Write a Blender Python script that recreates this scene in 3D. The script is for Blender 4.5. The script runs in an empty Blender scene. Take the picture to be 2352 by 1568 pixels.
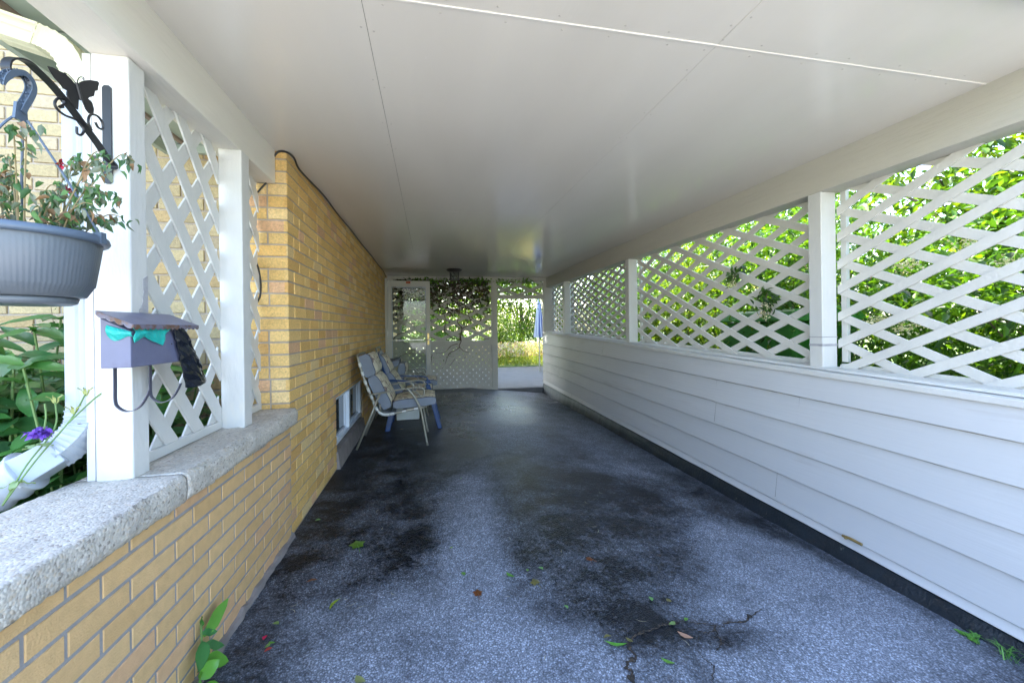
import bpy, math, random
import numpy as np
from mathutils import Vector, Matrix
R = math.radians
rnd = random.Random(7)
rng = np.random.default_rng(11)
S = bpy.context.scene
C = S.collection

# ------------------------------------------------------------------ camera
CAM_H = 1.2
cam = bpy.data.cameras.new('camera')
cam.sensor_width = 36.0
cam.lens = 931.52 / 2352 * 36
cam.shift_y = -31.05 / 2352
cam.clip_start = 0.02
cam.clip_end = 400
co = bpy.data.objects.new('camera', cam)
C.objects.link(co)
_f = Vector((math.sin(R(11.52)), math.cos(R(11.52)), 0))
_q = _f.to_track_quat('-Z', 'Y')
co.rotation_euler = (_q.to_matrix().to_4x4() @ Matrix.Rotation(R(-0.743), 4, 'Z')).to_euler()
co.location = (0, 0, CAM_H)
S.camera = co

# ------------------------------------------------------------------ sky and sun
SUN_EL, SUN_AZ = 54, -26            # azimuth from +Y, clockwise positive
w = bpy.data.worlds.new("World")
S.world = w
w.use_nodes = True
nt = w.node_tree
bg = nt.nodes['Background']
sky = nt.nodes.new('ShaderNodeTexSky')
sky.sky_type = 'NISHITA'
sky.sun_disc = False
sky.sun_elevation = R(SUN_EL)
sky.sun_rotation = R(SUN_AZ)
sky.dust_density = 2.0
sky.ozone_density = 0.6
nt.links.new(sky.outputs[0], bg.inputs[0])
bg.inputs[1].default_value = 0.15
sl = bpy.data.lights.new('sun', 'SUN')
sl.energy = 2.8
sl.angle = R(0.55)
sl.color = (1, .95, .86)
so = bpy.data.objects.new('sun', sl)
C.objects.link(so)
sd = Vector((math.sin(R(SUN_AZ)) * math.cos(R(SUN_EL)), math.cos(R(SUN_AZ)) * math.cos(R(SUN_EL)), math.sin(R(SUN_EL))))
so.rotation_euler = sd.to_track_quat('Z', 'Y').to_euler()
so.location = (0, 0, 12)
S.view_settings.view_transform = 'Standard'
S.view_settings.look = 'None'
S.view_settings.exposure = 3.35
S.view_settings.gamma = 1
S.cycles.max_bounces = 10
S.cycles.diffuse_bounces = 6
S.cycles.transmission_bounces = 8
S.cycles.transparent_max_bounces = 12
S.cycles.caustics_reflective = False
S.cycles.caustics_refractive = False
S.cycles.sample_clamp_indirect = 6
try:
    S.cycles.use_denoising = True
except Exception:
    pass

# ------------------------------------------------------------------ materials
def mat(name, col, rough=.6, var=.12, vscale=3., bump=0., bscale=80., stretch=(1, 1, 1), tint=False, metal=0.,
        spec=.5, col2=None, mix=(.45, .62), mscale=6., trans=0., coat=0., detail=6.):
    m = bpy.data.materials.new(name)
    m.use_nodes = True
    n = m.node_tree.nodes
    L = m.node_tree.links.new
    p = n['Principled BSDF']
    p.inputs['Roughness'].default_value = rough
    p.inputs['Metallic'].default_value = metal
    p.inputs['Specular IOR Level'].default_value = spec
    p.inputs['Coat Weight'].default_value = coat
    tc = n.new('ShaderNodeTexCoord')
    mp = n.new('ShaderNodeMapping')
    mp.inputs['Scale'].default_value = stretch
    L(tc.outputs['Object'], mp.inputs[0])
    if tint:
        a = n.new('ShaderNodeAttribute')
        a.attribute_name = 'tint'
        src = a.outputs['Color']
    else:
        c = n.new('ShaderNodeRGB')
        c.outputs[0].default_value = (*col, 1)
        src = c.outputs[0]
    if col2:
        nz2 = n.new('ShaderNodeTexNoise')
        nz2.inputs['Scale'].default_value = mscale
        nz2.inputs['Detail'].default_value = 8
        nz2.inputs['Roughness'].default_value = .65
        L(mp.outputs[0], nz2.inputs['Vector'])
        cr = n.new('ShaderNodeMapRange')
        cr.inputs[1].default_value, cr.inputs[2].default_value = mix
        L(nz2.outputs['Fac'], cr.inputs[0])
        mx = n.new('ShaderNodeMix')
        mx.data_type = 'RGBA'
        L(cr.outputs[0], mx.inputs[0])
        L(src, mx.inputs[6])
        mx.inputs[7].default_value = (*col2, 1)
        src = mx.outputs[2]
    nz = n.new('ShaderNodeTexNoise')
    nz.inputs['Scale'].default_value = vscale
    nz.inputs['Detail'].default_value = detail
    L(mp.outputs[0], nz.inputs['Vector'])
    mr = n.new('ShaderNodeMapRange')
    mr.inputs[1].default_value, mr.inputs[2].default_value = .25, .75
    mr.inputs[3].default_value, mr.inputs[4].default_value = 1 - var, 1 + var
    L(nz.outputs['Fac'], mr.inputs[0])
    vm = n.new('ShaderNodeVectorMath')
    vm.operation = 'SCALE'
    L(src, vm.inputs[0])
    L(mr.outputs[0], vm.inputs['Scale'])
    L(vm.outputs[0], p.inputs['Base Color'])
    if bump:
        bz = n.new('ShaderNodeTexNoise')
        bz.inputs['Scale'].default_value = bscale
        bz.inputs['Detail'].default_value = 5
        L(mp.outputs[0], bz.inputs['Vector'])
        b = n.new('ShaderNodeBump')
        b.inputs['Strength'].default_value = bump
        b.inputs['Distance'].default_value = .01
        L(bz.outputs['Fac'], b.inputs['Height'])
        L(b.outputs[0], p.inputs['Normal'])
    if trans:
        t = n.new('ShaderNodeBsdfTranslucent')
        g = n.new('ShaderNodeMix')
        g.data_type = 'RGBA'
        g.blend_type = 'MULTIPLY'
        g.inputs[0].default_value = 1
        L(vm.outputs[0], g.inputs[6])
        g.inputs[7].default_value = (1.75, 1.5, .5, 1)
        L(g.outputs[2], t.inputs[0])
        ms = n.new('ShaderNodeMixShader')
        ms.inputs[0].default_value = trans
        L(p.outputs[0], ms.inputs[1])
        L(t.outputs[0], ms.inputs[2])
        L(ms.outputs[0], n['Material Output'].inputs[0])
    return m

M = {}
M['white'] = mat('white_paint', (.62, .61, .59), .5, .05, 5, .22, 70, (1, 1, .3), col2=(.66, .63, .57), mix=(.60, .72), mscale=11)
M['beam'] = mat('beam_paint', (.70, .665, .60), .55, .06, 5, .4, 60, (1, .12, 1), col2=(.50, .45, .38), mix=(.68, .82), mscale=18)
M['beamr'] = mat('shaded_beam_paint', (.50, .475, .42), .6, .1, 5, .6, 60, (1, .12, 1), col2=(.43, .39, .33), mix=(.66, .82), mscale=18)  # right beam: same paint as the left, darkened to paint in its shade
M['latr'] = mat('lattice_paint', (.64, .62, .585), .55, .06, 5, .3, 60, col2=(.5, .47, .42), mix=(.66, .8), mscale=14)
M['ceil'] = mat('ceiling_paint', (.69, .66, .595), .13, .05, 1.3, .035, 40, (2.2, .5, 1), spec=.5, col2=(.74, .715, .67), mix=(.69, .73), mscale=26, detail=3)
M['joint'] = mat('joint_line', (.5, .40, .38), .8)
M['caulk'] = mat('caulk', (.76, .73, .68), .5)
M['siding'] = mat('siding_paint', (.55, .55, .56), .42, .04, 3, .13, 60, (1, .06, 1), col2=(.42, .40, .39), mix=(.60, .78), mscale=12)
M['gap'] = mat('dark_gap', (.05, .045, .04), .9)
M['buff'] = mat('buff_brick', (.5, .33, .15), .8, .08, 30, .3, 190, tint=True, col2=(.45, .26, .10), mix=(.70, .86), mscale=7)
M['gold'] = mat('gold_brick', (.5, .3, .1), .8, .22, 90, .5, 160, tint=True, col2=(.30, .17, .06), mix=(.60, .72), mscale=120)
M['mortar'] = mat('mortar', (.40, .34, .28), .9, .15, 20, .3, 250)
M['mortarg'] = mat('grey_mortar', (.30, .285, .28), .9, .15, 20, .3, 250)
M['soffit'] = mat('soffit_green', (.40, .47, .41), .6, .05)
M['cream'] = mat('cream_metal', (.66, .66, .50), .42, .1, 9, col2=(.50, .46, .27), mix=(.62, .8), mscale=9)
M['whitemetal'] = mat('white_metal', (.40, .435, .49), .38, .05, 6, col2=(.5, .5, .5), mix=(.7, .85), mscale=14)
M['black'] = mat('black_iron', (.018, .018, .02), .42, .1, spec=.5)
M['bluepl'] = mat('bluegrey_plastic', (.085, .115, .16), .42, .06, 4, .05, 200)
M['pot'] = mat('pot_plastic', (.105, .12, .14), .42, .06, 4, .05, 200)
M['hook'] = mat('hook_metal', (.085, .085, .12), .4)
M['mail'] = mat('mailbox_metal', (.135, .14, .225), .36, .1, 12, .05, 60, col2=(.095, .095, .16), mix=(.55, .8), mscale=9)
M['rust'] = mat('rusty_metal', (.15, .14, .19), .5, .2, 20, col2=(.13, .065, .035), mix=(.47, .58), mscale=38)
M['teal'] = mat('teal_bag', (.03, .50, .47), .3, .25, 30, .2, 30, trans=.25)
M['bag'] = mat('black_bag', (.008, .010, .016), .24, .3, 20, .25, 30, spec=.7)
M['tube'] = mat('tube_metal', (.27, .26, .215), .36, .08, 9, metal=.25)
M['strap'] = mat('vinyl_strap', (.52, .52, .50), .45)
M['cush'] = mat('cushion_grey', (.18, .205, .25), .85, .1, 8, .15, 500)
M['pipe'] = mat('cushion_piping', (.07, .08, .11), .8)
M['floral'] = mat('cushion_floral', (.60, .55, .42), .85, .08, 8, .15, 500, col2=(.20, .14, .13), mix=(.545, .585), mscale=17, detail=3)
M['bluechair'] = mat('blue_plastic', (.010, .045, .155), .35, .1, 5)
M['carton'] = mat('white_carton', (.62, .66, .66), .6)
M['doorm'] = mat('door_metal', (.50, .49, .44), .4, .05)
M['lampm'] = mat('lamp_bronze', (.025, .02, .02), .4)
M['orange'] = mat('orange_sticker', (.42, .07, .02), .5)
M['cable'] = mat('black_cable', (.02, .018, .016), .5)
M['stem'] = mat('stem_brown', (.13, .085, .055), .8, .2, 20)
M['gstem'] = mat('stem_green', (.13, .22, .06), .6, .2, 20)
M['bark'] = mat('bark', (.11, .085, .06), .9, .3, 12, .6, 40, (1, 1, .2))
M['leaf'] = mat('shrub_leaf', (.1, .2, .03), .42, .12, 30, tint=True, trans=.45)
M['gleaf'] = mat('garden_leaf', (.1, .2, .03), .30, .12, 25, .12, 60, tint=True, trans=.25)
M['petal'] = mat('petal', (.7, .7, .6), .7, .05, tint=True, trans=.25)
M['wilt'] = mat('wilted_leaf', (.1, .2, .05), .7, .2, 40, tint=True, trans=.2)
M['bin'] = mat('green_bin', (.03, .17, .02), .4, .1)
M['nail'] = mat('painted_nail', (.50, .47, .42), .5)
M['crack'] = mat('crack_dirt', (.028, .022, .018), .95, .5, 60, .8, 200, col2=(.075, .055, .04), mix=(.5, .65), mscale=60)
M['dead'] = mat('dry_leaf', (.1, .06, .04), .8, .2, 40, tint=True)
M['soil'] = mat('soil', (.10, .075, .055), .95, .3, 9, .8, 40)
M['grass'] = mat('grass_ground', (.13, .20, .045), .9, .3, 8, .6, 60, col2=(.22, .24, .09), mix=(.45, .65), mscale=2)
M['patio'] = mat('patio_concrete', (.15, .15, .155), .8, .12, 6, .25, 120)
M['bounce_concrete'] = mat('added_bounce_concrete', (.42, .41, .39), .85, .1, 4, .2, 100)  # pale tone chosen to bounce sunlight under the roof
M['sill'] = mat('window_sill_concrete', (.22, .19, .18), .85, .2, 10, .3, 120)
M['vinyl'] = mat('white_vinyl', (.68, .74, .82), .35, .03)
M['roofing'] = mat('shingle', (.12, .11, .10), .9, .2, 20)
M['canvas'] = mat('umbrella_canvas', (.15, .17, .34), .8, .1)
M['canvasw'] = mat('umbrella_canvas_white', (.7, .7, .72), .8, .1)
M['metal'] = mat('steel', (.45, .44, .42), .3, metal=.8)
M['brass'] = mat('brass', (.45, .33, .13), .35, metal=.7)
M['bare'] = mat('bare_wood', (.37, .36, .38), .8, .2, 25, .4, 60)

def glass_mat(name, tintc, rough, alpha):
    m = bpy.data.materials.new(name)
    m.use_nodes = True
    n = m.node_tree.nodes
    L = m.node_tree.links.new
    t = n.new('ShaderNodeBsdfTransparent')
    t.inputs[0].default_value = (*tintc, 1)
    g = n.new('ShaderNodeBsdfGlossy')
    g.inputs['Roughness'].default_value = rough
    f = n.new('ShaderNodeFresnel')
    f.inputs[0].default_value = 1.5
    ad = n.new('ShaderNodeMath')
    ad.operation = 'ADD'
    ad.inputs[1].default_value = alpha
    L(f.outputs[0], ad.inputs[0])
    s = n.new('ShaderNodeMixShader')
    hf = n.new('ShaderNodeMath')
    hf.operation = 'MULTIPLY'
    hf.inputs[1].default_value = .45
    L(ad.outputs[0], hf.inputs[0])
    L(hf.outputs[0], s.inputs[0])
    L(t.outputs[0], s.inputs[1])
    L(g.outputs[0], s.inputs[2])
    L(s.outputs[0], n['Material Output'].inputs[0])
    return m
M['glass'] = glass_mat('clear_glass', (.9, .93, .9), .02, .02)
M['dglass'] = mat('dark_window', (.012, .02, .024), .05, .1, spec=.8)

def asphalt():
    m = bpy.data.materials.new('asphalt')
    m.use_nodes = True
    n = m.node_tree.nodes
    L = m.node_tree.links.new
    p = n['Principled BSDF']
    tc = n.new('ShaderNodeTexCoord')
    at = n.new('ShaderNodeAttribute')
    at.attribute_name = 'tint'
    sep = n.new('ShaderNodeSeparateColor')
    L(at.outputs['Color'], sep.inputs[0])
    def noise(sc, det=6, rg=.6):
        z = n.new('ShaderNodeTexNoise')
        z.inputs['Scale'].default_value = sc
        z.inputs['Detail'].default_value = det
        z.inputs['Roughness'].default_value = rg
        L(tc.outputs['Object'], z.inputs['Vector'])
        return z.outputs['Fac']
    def math_(op, a, b):
        k = n.new('ShaderNodeMath')
        k.operation = op
        for i, x in enumerate((a, b)):
            if isinstance(x, (int, float)):
                k.inputs[i].default_value = x
            else:
                L(x, k.inputs[i])
        return k.outputs[0]
    wear_glare = sep.outputs[0]
    a = math_('MULTIPLY', math_('SUBTRACT', noise(3.6, 12, .70), .5), 1.9)
    b = math_('MULTIPLY', math_('SUBTRACT', noise(38, 7, .75), .5), 1.3)
    wv = math_('ADD', wear_glare, math_('ADD', a, b))
    mr = n.new('ShaderNodeMapRange')
    mr.inputs[1].default_value, mr.inputs[2].default_value = .02, .98
    mr.clamp = True
    L(wv, mr.inputs[0])
    mx = n.new('ShaderNodeMix')
    mx.data_type = 'RGBA'
    L(mr.outputs[0], mx.inputs[0])
    mx.inputs[6].default_value = (.009, .0125, .02, 1)
    mx.inputs[7].default_value = (.31, .345, .42, 1)
    # aggregate stones
    vo = n.new('ShaderNodeTexVoronoi')
    vo.inputs['Scale'].default_value = 150
    L(tc.outputs['Object'], vo.inputs['Vector'])
    vo2 = n.new('ShaderNodeTexVoronoi')
    vo2.inputs['Scale'].default_value = 230
    L(tc.outputs['Object'], vo2.inputs['Vector'])
    s1 = n.new('ShaderNodeSeparateColor')
    L(vo.outputs['Color'], s1.inputs[0])
    st = n.new('ShaderNodeMapRange')
    st.inputs[1].default_value, st.inputs[2].default_value = .55, 1.0
    st.inputs[3].default_value, st.inputs[4].default_value = .80, 1.5
    L(s1.outputs[0], st.inputs[0])
    edge = n.new('ShaderNodeMapRange')
    edge.inputs[1].default_value, edge.inputs[2].default_value = .30, .62
    edge.inputs[3].default_value, edge.inputs[4].default_value = 1.0, .5
    L(vo.outputs['Distance'], edge.inputs[0])
    s2 = n.new('ShaderNodeSeparateColor')
    L(vo2.outputs['Color'], s2.inputs[0])
    st2 = n.new('ShaderNodeMapRange')
    st2.inputs[3].default_value, st2.inputs[4].default_value = .7, 1.3
    L(s2.outputs[1], st2.inputs[0])
    k = math_('MULTIPLY', math_('MULTIPLY', st.outputs[0], edge.outputs[0]), st2.outputs[0])
    vm = n.new('ShaderNodeVectorMath')
    vm.operation = 'SCALE'
    L(mx.outputs[2], vm.inputs[0])
    L(k, vm.inputs['Scale'])
    L(vm.outputs[0], p.inputs['Base Color'])
    rr = n.new('ShaderNodeMapRange')
    rr.inputs[3].default_value, rr.inputs[4].default_value = .50, .85
    L(mr.outputs[0], rr.inputs[0])
    r2 = math_('SUBTRACT', rr.outputs[0], math_('MULTIPLY', sep.outputs[1], .5))
    L(r2, p.inputs['Roughness'])
    sl_ = n.new('ShaderNodeMapRange')
    sl_.inputs[3].default_value, sl_.inputs[4].default_value = .22, .5
    L(sep.outputs[1], sl_.inputs[0])
    L(sl_.outputs[0], p.inputs['Specular IOR Level'])
    h = math_('ADD', math_('MULTIPLY', vo.outputs['Distance'], -.6), math_('MULTIPLY', noise(25, 5), .9))
    bp = n.new('ShaderNodeBump')
    bp.inputs['Strength'].default_value = .5
    bp.inputs['Distance'].default_value = .006
    L(h, bp.inputs['Height'])
    L(bp.outputs[0], p.inputs['Normal'])
    return m
M['asphalt'] = asphalt()

def concrete():
    m = mat('exposed_aggregate', (.49, .45, .395), .85, .15, 14, 0)
    n = m.node_tree.nodes
    L = m.node_tree.links.new
    p = n['Principled BSDF']
    src = p.inputs['Base Color'].links[0].from_socket
    tc = n.new('ShaderNodeTexCoord')
    vo = n.new('ShaderNodeTexVoronoi')
    vo.inputs['Scale'].default_value = 150
    L(tc.outputs['Object'], vo.inputs['Vector'])
    sp = n.new('ShaderNodeSeparateColor')
    L(vo.outputs['Color'], sp.inputs[0])
    r = n.new('ShaderNodeValToRGB')
    r.color_ramp.interpolation = 'CONSTANT'
    e = r.color_ramp.elements
    e[0].position = 0
    e[0].color = (.95, .95, .95, 1)
    e[1].position = .93
    e[1].color = (.42, .38, .36, 1)
    for pos, c in ((.35, (1.15, 1.12, 1.1)), (.6, (.82, .8, .78)), (.8, (1.0, .88, .74)), (.88, (1.3, 1.3, 1.3))):
        x = e.new(pos)
        x.color = (*c, 1)
    L(sp.outputs[0], r.inputs[0])
    mx = n.new('ShaderNodeMix')
    mx.data_type = 'RGBA'
    mx.blend_type = 'MULTIPLY'
    mx.inputs[0].default_value = .65
    L(src, mx.inputs[6])
    L(r.outputs[0], mx.inputs[7])
    L(mx.outputs[2], p.inputs['Base Color'])
    b = n.new('ShaderNodeBump')
    b.inputs['Strength'].default_value = .4
    b.inputs['Distance'].default_value = .006
    b.invert = True
    L(vo.outputs['Distance'], b.inputs['Height'])
    L(b.outputs[0], p.inputs['Normal'])
    return m
M['agg'] = concrete()

# ------------------------------------------------------------------ mesh helpers
class MB:
    def __init__(s):
        s.v, s.f, s.c, s.mi = [], [], [], []
        s.col, s.m = (1, 1, 1), 0
    def add(s, vs, fs):
        o = len(s.v)
        s.v += [tuple(p) for p in vs]
        s.c += [s.col] * len(vs)
        s.f += [tuple(o + i for i in f) for f in fs]
        s.mi += [s.m] * len(fs)
    def hexa(s, p):           # p[0:4] bottom ccw, p[4:8] top ccw
        s.add(p, [(3, 2, 1, 0), (4, 5, 6, 7), (0, 1, 5, 4), (1, 2, 6, 5), (2, 3, 7, 6), (3, 0, 4, 7)])
    def box(s, x0, x1, y0, y1, z0, z1):
        s.hexa([(x0, y0, z0), (x1, y0, z0), (x1, y1, z0), (x0, y1, z0), (x0, y0, z1), (x1, y0, z1), (x1, y1, z1), (x0, y1, z1)])
    def quad(s, a, b, c, d):
        s.add([a, b, c, d], [(0, 1, 2, 3)])
    def sweep(s, pts, prof, closed=True, up=(0, 0, 1), scales=None, cap=True):
        pts = [Vector(p) for p in pts]
        n = len(pts)
        k = len(prof)
        U = Vector(up)
        rings = []
        for i, p in enumerate(pts):
            d = (pts[min(i + 1, n - 1)] - pts[max(i - 1, 0)])
            if d.length < 1e-9:
                d = Vector((0, 0, 1))
            d.normalize()
            a = d.cross(U)
            if a.length < .05:
                a = d.cross(Vector((.3, 1, .1)))
            a.normalize()
            b = a.cross(d)
            U = b
            sc = scales[i] if scales else 1
            rings += [tuple(p + a * (x * sc) + b * (y * sc)) for x, y in prof]
        fs = []
        for i in range(n - 1):
            for j in range(k if closed else k - 1):
                q = (j + 1) % k
                fs.append((i * k + j, i * k + q, (i + 1) * k + q, (i + 1) * k + j))
        if cap and closed:
            fs.append(tuple(range(k - 1, -1, -1)))
            fs.append(tuple((n - 1) * k + j for j in range(k)))
        s.add(rings, fs)
    def tube(s, pts, r, k=8, scales=None, up=(0, 0, 1)):
        s.sweep(pts, [(r * math.cos(2 * math.pi * j / k), r * math.sin(2 * math.pi * j / k)) for j in range(k)], up=up, scales=scales)
    def strap(s, pts, wd, th, up):
        s.sweep(pts, [(-wd / 2, -th / 2), (wd / 2, -th / 2), (wd / 2, th / 2), (-wd / 2, th / 2)], up=up)
    def lathe(s, prof, cx, cy, k=48, fn=None):
        vs = []
        for i, (r, z) in enumerate(prof):
            for j in range(k):
                a = 2 * math.pi * j / k
                rr = fn(i, j, r) if fn else r
                vs.append((cx + rr * math.cos(a), cy + rr * math.sin(a), z))
        fs = []
        for i in range(len(prof) - 1):
            for j in range(k):
                q = (j + 1) % k
                fs.append((i * k + j, i * k + q, (i + 1) * k + q, (i + 1) * k + j))
        s.add(vs, fs)
    def prism(s, pts, d):     # planar polygon extruded by vector d
        n = len(pts)
        d = Vector(d)
        a = [tuple(Vector(p)) for p in pts]
        b = [tuple(Vector(p) + d) for p in pts]
        s.add(a + b, [tuple(range(n - 1, -1, -1)), tuple(range(n, 2 * n))] + [(i, (i + 1) % n, n + (i + 1) % n, n + i) for i in range(n)])
    def build(s, name, m, parent=None, smooth=False, bevel=0., sub=0):
        me = bpy.data.meshes.new(name)
        me.from_pydata(s.v, [], s.f)
        for x in (m if isinstance(m, (list, tuple)) else [m]):
            me.materials.append(x)
        me.polygons.foreach_set('material_index', s.mi)
        ca = me.color_attributes.new('tint', 'FLOAT_COLOR', 'POINT')
        ca.data.foreach_set('color', np.array([(*c, 1) for c in s.c], dtype=np.float32).ravel())
        if smooth:
            me.polygons.foreach_set('use_smooth', [True] * len(me.polygons))
        me.update()
        o = bpy.data.objects.new(name, me)
        C.objects.link(o)
        if parent:
            o.parent = parent
        if bevel:
            b = o.modifiers.new('bevel', 'BEVEL')
            b.width = bevel
            b.segments = 2
            b.limit_method = 'ANGLE'
            b.angle_limit = R(40)
        if sub:
            b = o.modifiers.new('sub', 'SUBSURF')
            b.levels = b.render_levels = sub
        return o

def spline(pts, n=6):         # Catmull-Rom
    P = [np.array(p, float) for p in pts]
    P = [2 * P[0] - P[1]] + P + [2 * P[-1] - P[-2]]
    out = []
    for i in range(1, len(P) - 2):
        for t in np.arange(n) / n:
            a, b, c, d = P[i - 1:i + 3]
            out.append(.5 * (2 * b + (c - a) * t + (2 * a - 5 * b + 4 * c - d) * t * t + (3 * b - a - 3 * c + d) * t ** 3))
    out.append(P[-2])
    return [tuple(x) for x in out]

def tag(o, label=None, cat=None, group=None, kind=None):
    if label:
        o['label'] = label
    if cat:
        o['category'] = cat
    if group:
        o['group'] = group
    if kind:
        o['kind'] = kind
    return o
def empty(name, label, cat, loc=(0, 0, 0), group=None):
    o = bpy.data.objects.new(name, None)
    C.objects.link(o)
    o.empty_display_size = .1
    return tag(o, label, cat, group)
def thing(name, mb, m, label, cat, group=None, **k):
    return tag(mb.build(name, m, **k), label, cat, group)

def leaf_mesh(name, P, D, N, Ln, Wd, col, m, parent=None, curl=.18, fold=.25):
    """many leaves at once: base point, direction, normal, length, width, colour"""
    P = np.asarray(P, float)
    D = np.asarray(D, float)
    D = D / (np.linalg.norm(D, axis=1, keepdims=True) + 1e-9)
    N = np.asarray(N, float)
    N = N - D * (N * D).sum(1, keepdims=True)
    N = N / (np.linalg.norm(N, axis=1, keepdims=True) + 1e-9)
    T = np.cross(D, N)
    k = len(P)
    Ln = np.broadcast_to(np.asarray(Ln, float), (k,))[:, None]
    Wd = np.broadcast_to(np.asarray(Wd, float), (k,))[:, None]
    curl = np.broadcast_to(np.asarray(curl, float), (k,))[:, None]
    q = [(0, 0), (.3, .85), (.65, .8), (1, 0), (.65, -.8), (.3, -.85), (.5, 0)]
    V = np.zeros((k, 7, 3))
    for i, (u, s) in enumerate(q):
        V[:, i] = P + D * Ln * u + T * (Wd * .5 * s) + N * (abs(s) * Wd * fold - curl * Ln * u * u)
    F = np.array([(0, 1, 6), (1, 2, 6), (2, 3, 6), (3, 4, 6), (4, 5, 6), (5, 0, 6)])
    idx = (np.arange(k)[:, None, None] * 7 + F[None]).reshape(-1)
    me = bpy.data.meshes.new(name)
    me.vertices.add(k * 7)
    me.vertices.foreach_set('co', V.reshape(-1))
    me.loops.add(len(idx))
    me.loops.foreach_set('vertex_index', idx.astype(np.int32))
    nf = len(idx) // 3
    me.polygons.add(nf)
    me.polygons.foreach_set('loop_start', np.arange(nf, dtype=np.int32) * 3)
    me.polygons.foreach_set('loop_total', np.full(nf, 3, dtype=np.int32))
    me.polygons.foreach_set('use_smooth', np.ones(nf, dtype=bool))
    me.update()
    me.validate()
    c4 = np.ones((k, 7, 4), np.float32)
    c4[:, :, :3] = np.asarray(col, float)[:, None, :]
    ca = me.color_attributes.new('tint', 'FLOAT_COLOR', 'POINT')
    ca.data.foreach_set('color', c4.ravel())
    me.materials.append(m)
    o = bpy.data.objects.new(name, me)
    C.objects.link(o)
    if parent:
        o.parent = parent
    return o
def rdir(k, zb=0.):
    d = rng.normal(size=(k, 3))
    d[:, 2] += zb
    return d / np.linalg.norm(d, axis=1, keepdims=True)
def pick_cols(k, pal, jit=.15):
    pal = np.array(pal)
    c = pal[rng.integers(0, len(pal), k)]
    return np.clip(c * (1 + rng.normal(0, jit, (k, 1))), .003, 1)

# ------------------------------------------------------------------ ground
def ground_z(x):
    return 0. if x < .8 else -.155 * (x - .8) / 1.5
g = MB()
g.box(-150, 150, -150, 150, -.75, -.42)
tag(g.build('ground', M['grass']), kind='structure')

def fbm(x, y, seed):
    r_ = np.random.default_rng(seed)
    out = np.zeros_like(x)
    amp = 1.
    fr = 1.
    for o in range(5):
        for _ in range(4):
            a = r_.uniform(0, 6.28)
            ph = r_.uniform(0, 6.28)
            out += amp * np.sin((x * math.cos(a) + y * math.sin(a)) * fr * r_.uniform(1.6, 3.0) + ph) / 4
        amp *= .6
        fr *= 1.9
    return out
# worn patches and painted-in doorway glare (+), sealed and other dark patches (-):  x, y, rx, ry, amount
WEAR_GLARE = [(.33, 3.2, .17, .55, .30), (.28, 2.5, .17, .5, .42), (.24, 1.9, .20, .5, .45), (.2, 1.4, .30, .35, .45), (-.2, 1.6, .35, .35, .28), (-.3, 1.2, .5, .3, .35),
        (.56, 1.36, .14, .16, .25), (1.3, 1.25, .35, .14, .35), (1.75, 1.3, .4, .3, .5), (1.95, 1.75, .28, .45, .5), (1.75, 2.15, .28, .25, .40), (1.45, 1.75, .2, .22, .22),
        (1.0, 5.6, .35, 1.0, .55), (.9, 4.4, .22, .5, .35), (1.0, 6.8, .6, .5, .4), (1.85, 4.4, .3, 1.0, .32), (1.9, 5.8, .3, 1.2, .35), (1.5, 3.5, .3, .4, .12),
        (-.62, 2.1, .10, .3, .12), (-.55, 1.85, .12, .25, .15),
        (.78, 1.5, .16, .14, -.40), (1.12, 1.45, .22, .08, -.35), (.93, 1.25, .05, .16, -.35), (.68, 1.72, .22, .14, -.30),
        (-.68, 2.6, .16, 1.2, -.35), (-.1, 2.55, .16, .5, -.22), (-.28, 2.2, .2, .25, -.2), (-.4, 3.3, .4, .7, -.35), (-.3, 4.5, .55, .8, -.6), (.0, 3.9, .35, .5, -.25), (.3, 4.6, .35, .6, -.25),
        (.93, 3.2, .35, .45, -.5), (1.24, 2.8, .35, .40, -.55), (.78, 2.35, .28, .35, -.45), (.88, 1.85, .18, .25, -.25), (1.6, 2.65, .25, .3, -.40), (1.3, 2.2, .25, .25, -.25), (1.35, 1.95, .12, .12, -.2),
        (2.12, 2.6, .14, .5, -.45), (2.2, 1.8, .06, .6, -.3), (1.5, 3.9, .15, .25, -.25), (.2, 7.2, 1.0, .5, -.3), (-.66, 1.5, .12, .3, -.25)]
nx, ny = 128, 380
gx = np.linspace(-.80, 2.335, nx)
gy = np.concatenate([np.linspace(-.6, .6, 40), np.linspace(.62, 8.22, ny - 40)])
X, Y = np.meshgrid(gx, gy, indexing='ij')
wx = X + .06 * fbm(X * 1.4, Y * 1.4, 3)
wy = Y + .09 * fbm(X * 1.4, Y * 1.4, 4)
W = np.full_like(X, .36) + .15 * fbm(X * 1.1, Y * .9, 5)
for (a, b, ra, rb, am) in WEAR_GLARE:
    W += am * (1.35 if am < 0 else 1.25) * np.exp(-(((wx - a) / ra) ** 2 + ((wy - b) / rb) ** 2))
W = .48 + .44 * np.tanh((W - .40) * 2.3)
WET = .25 * np.exp(-((X - .3) / .9) ** 2) + .95 * np.exp(-(((X - 1.05) / .75) ** 2 + ((Y - 6.2) / 1.5) ** 2)) + .1 * (W < .3)
Zg = np.where(X < .8, 0, -.155 * (X - .8) / 1.5) + .004 * fbm(X * 1.5, Y * 1.2, 9) + .012 * np.exp(-((Y - 6.6) / 1.2) ** 2) * fbm(X * 2.2, Y * 2.6, 8)
V = np.stack([X, Y, Zg], -1).reshape(-1, 3)
I = np.arange(nx * ny).reshape(nx, ny)
F = np.stack([I[:-1, :-1], I[1:, :-1], I[1:, 1:], I[:-1, 1:]], -1).reshape(-1, 4)
me = bpy.data.meshes.new('driveway')
me.from_pydata(V.tolist(), [], F.tolist())
me.materials.append(M['asphalt'])
ca = me.color_attributes.new('tint', 'FLOAT_COLOR', 'POINT')
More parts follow.
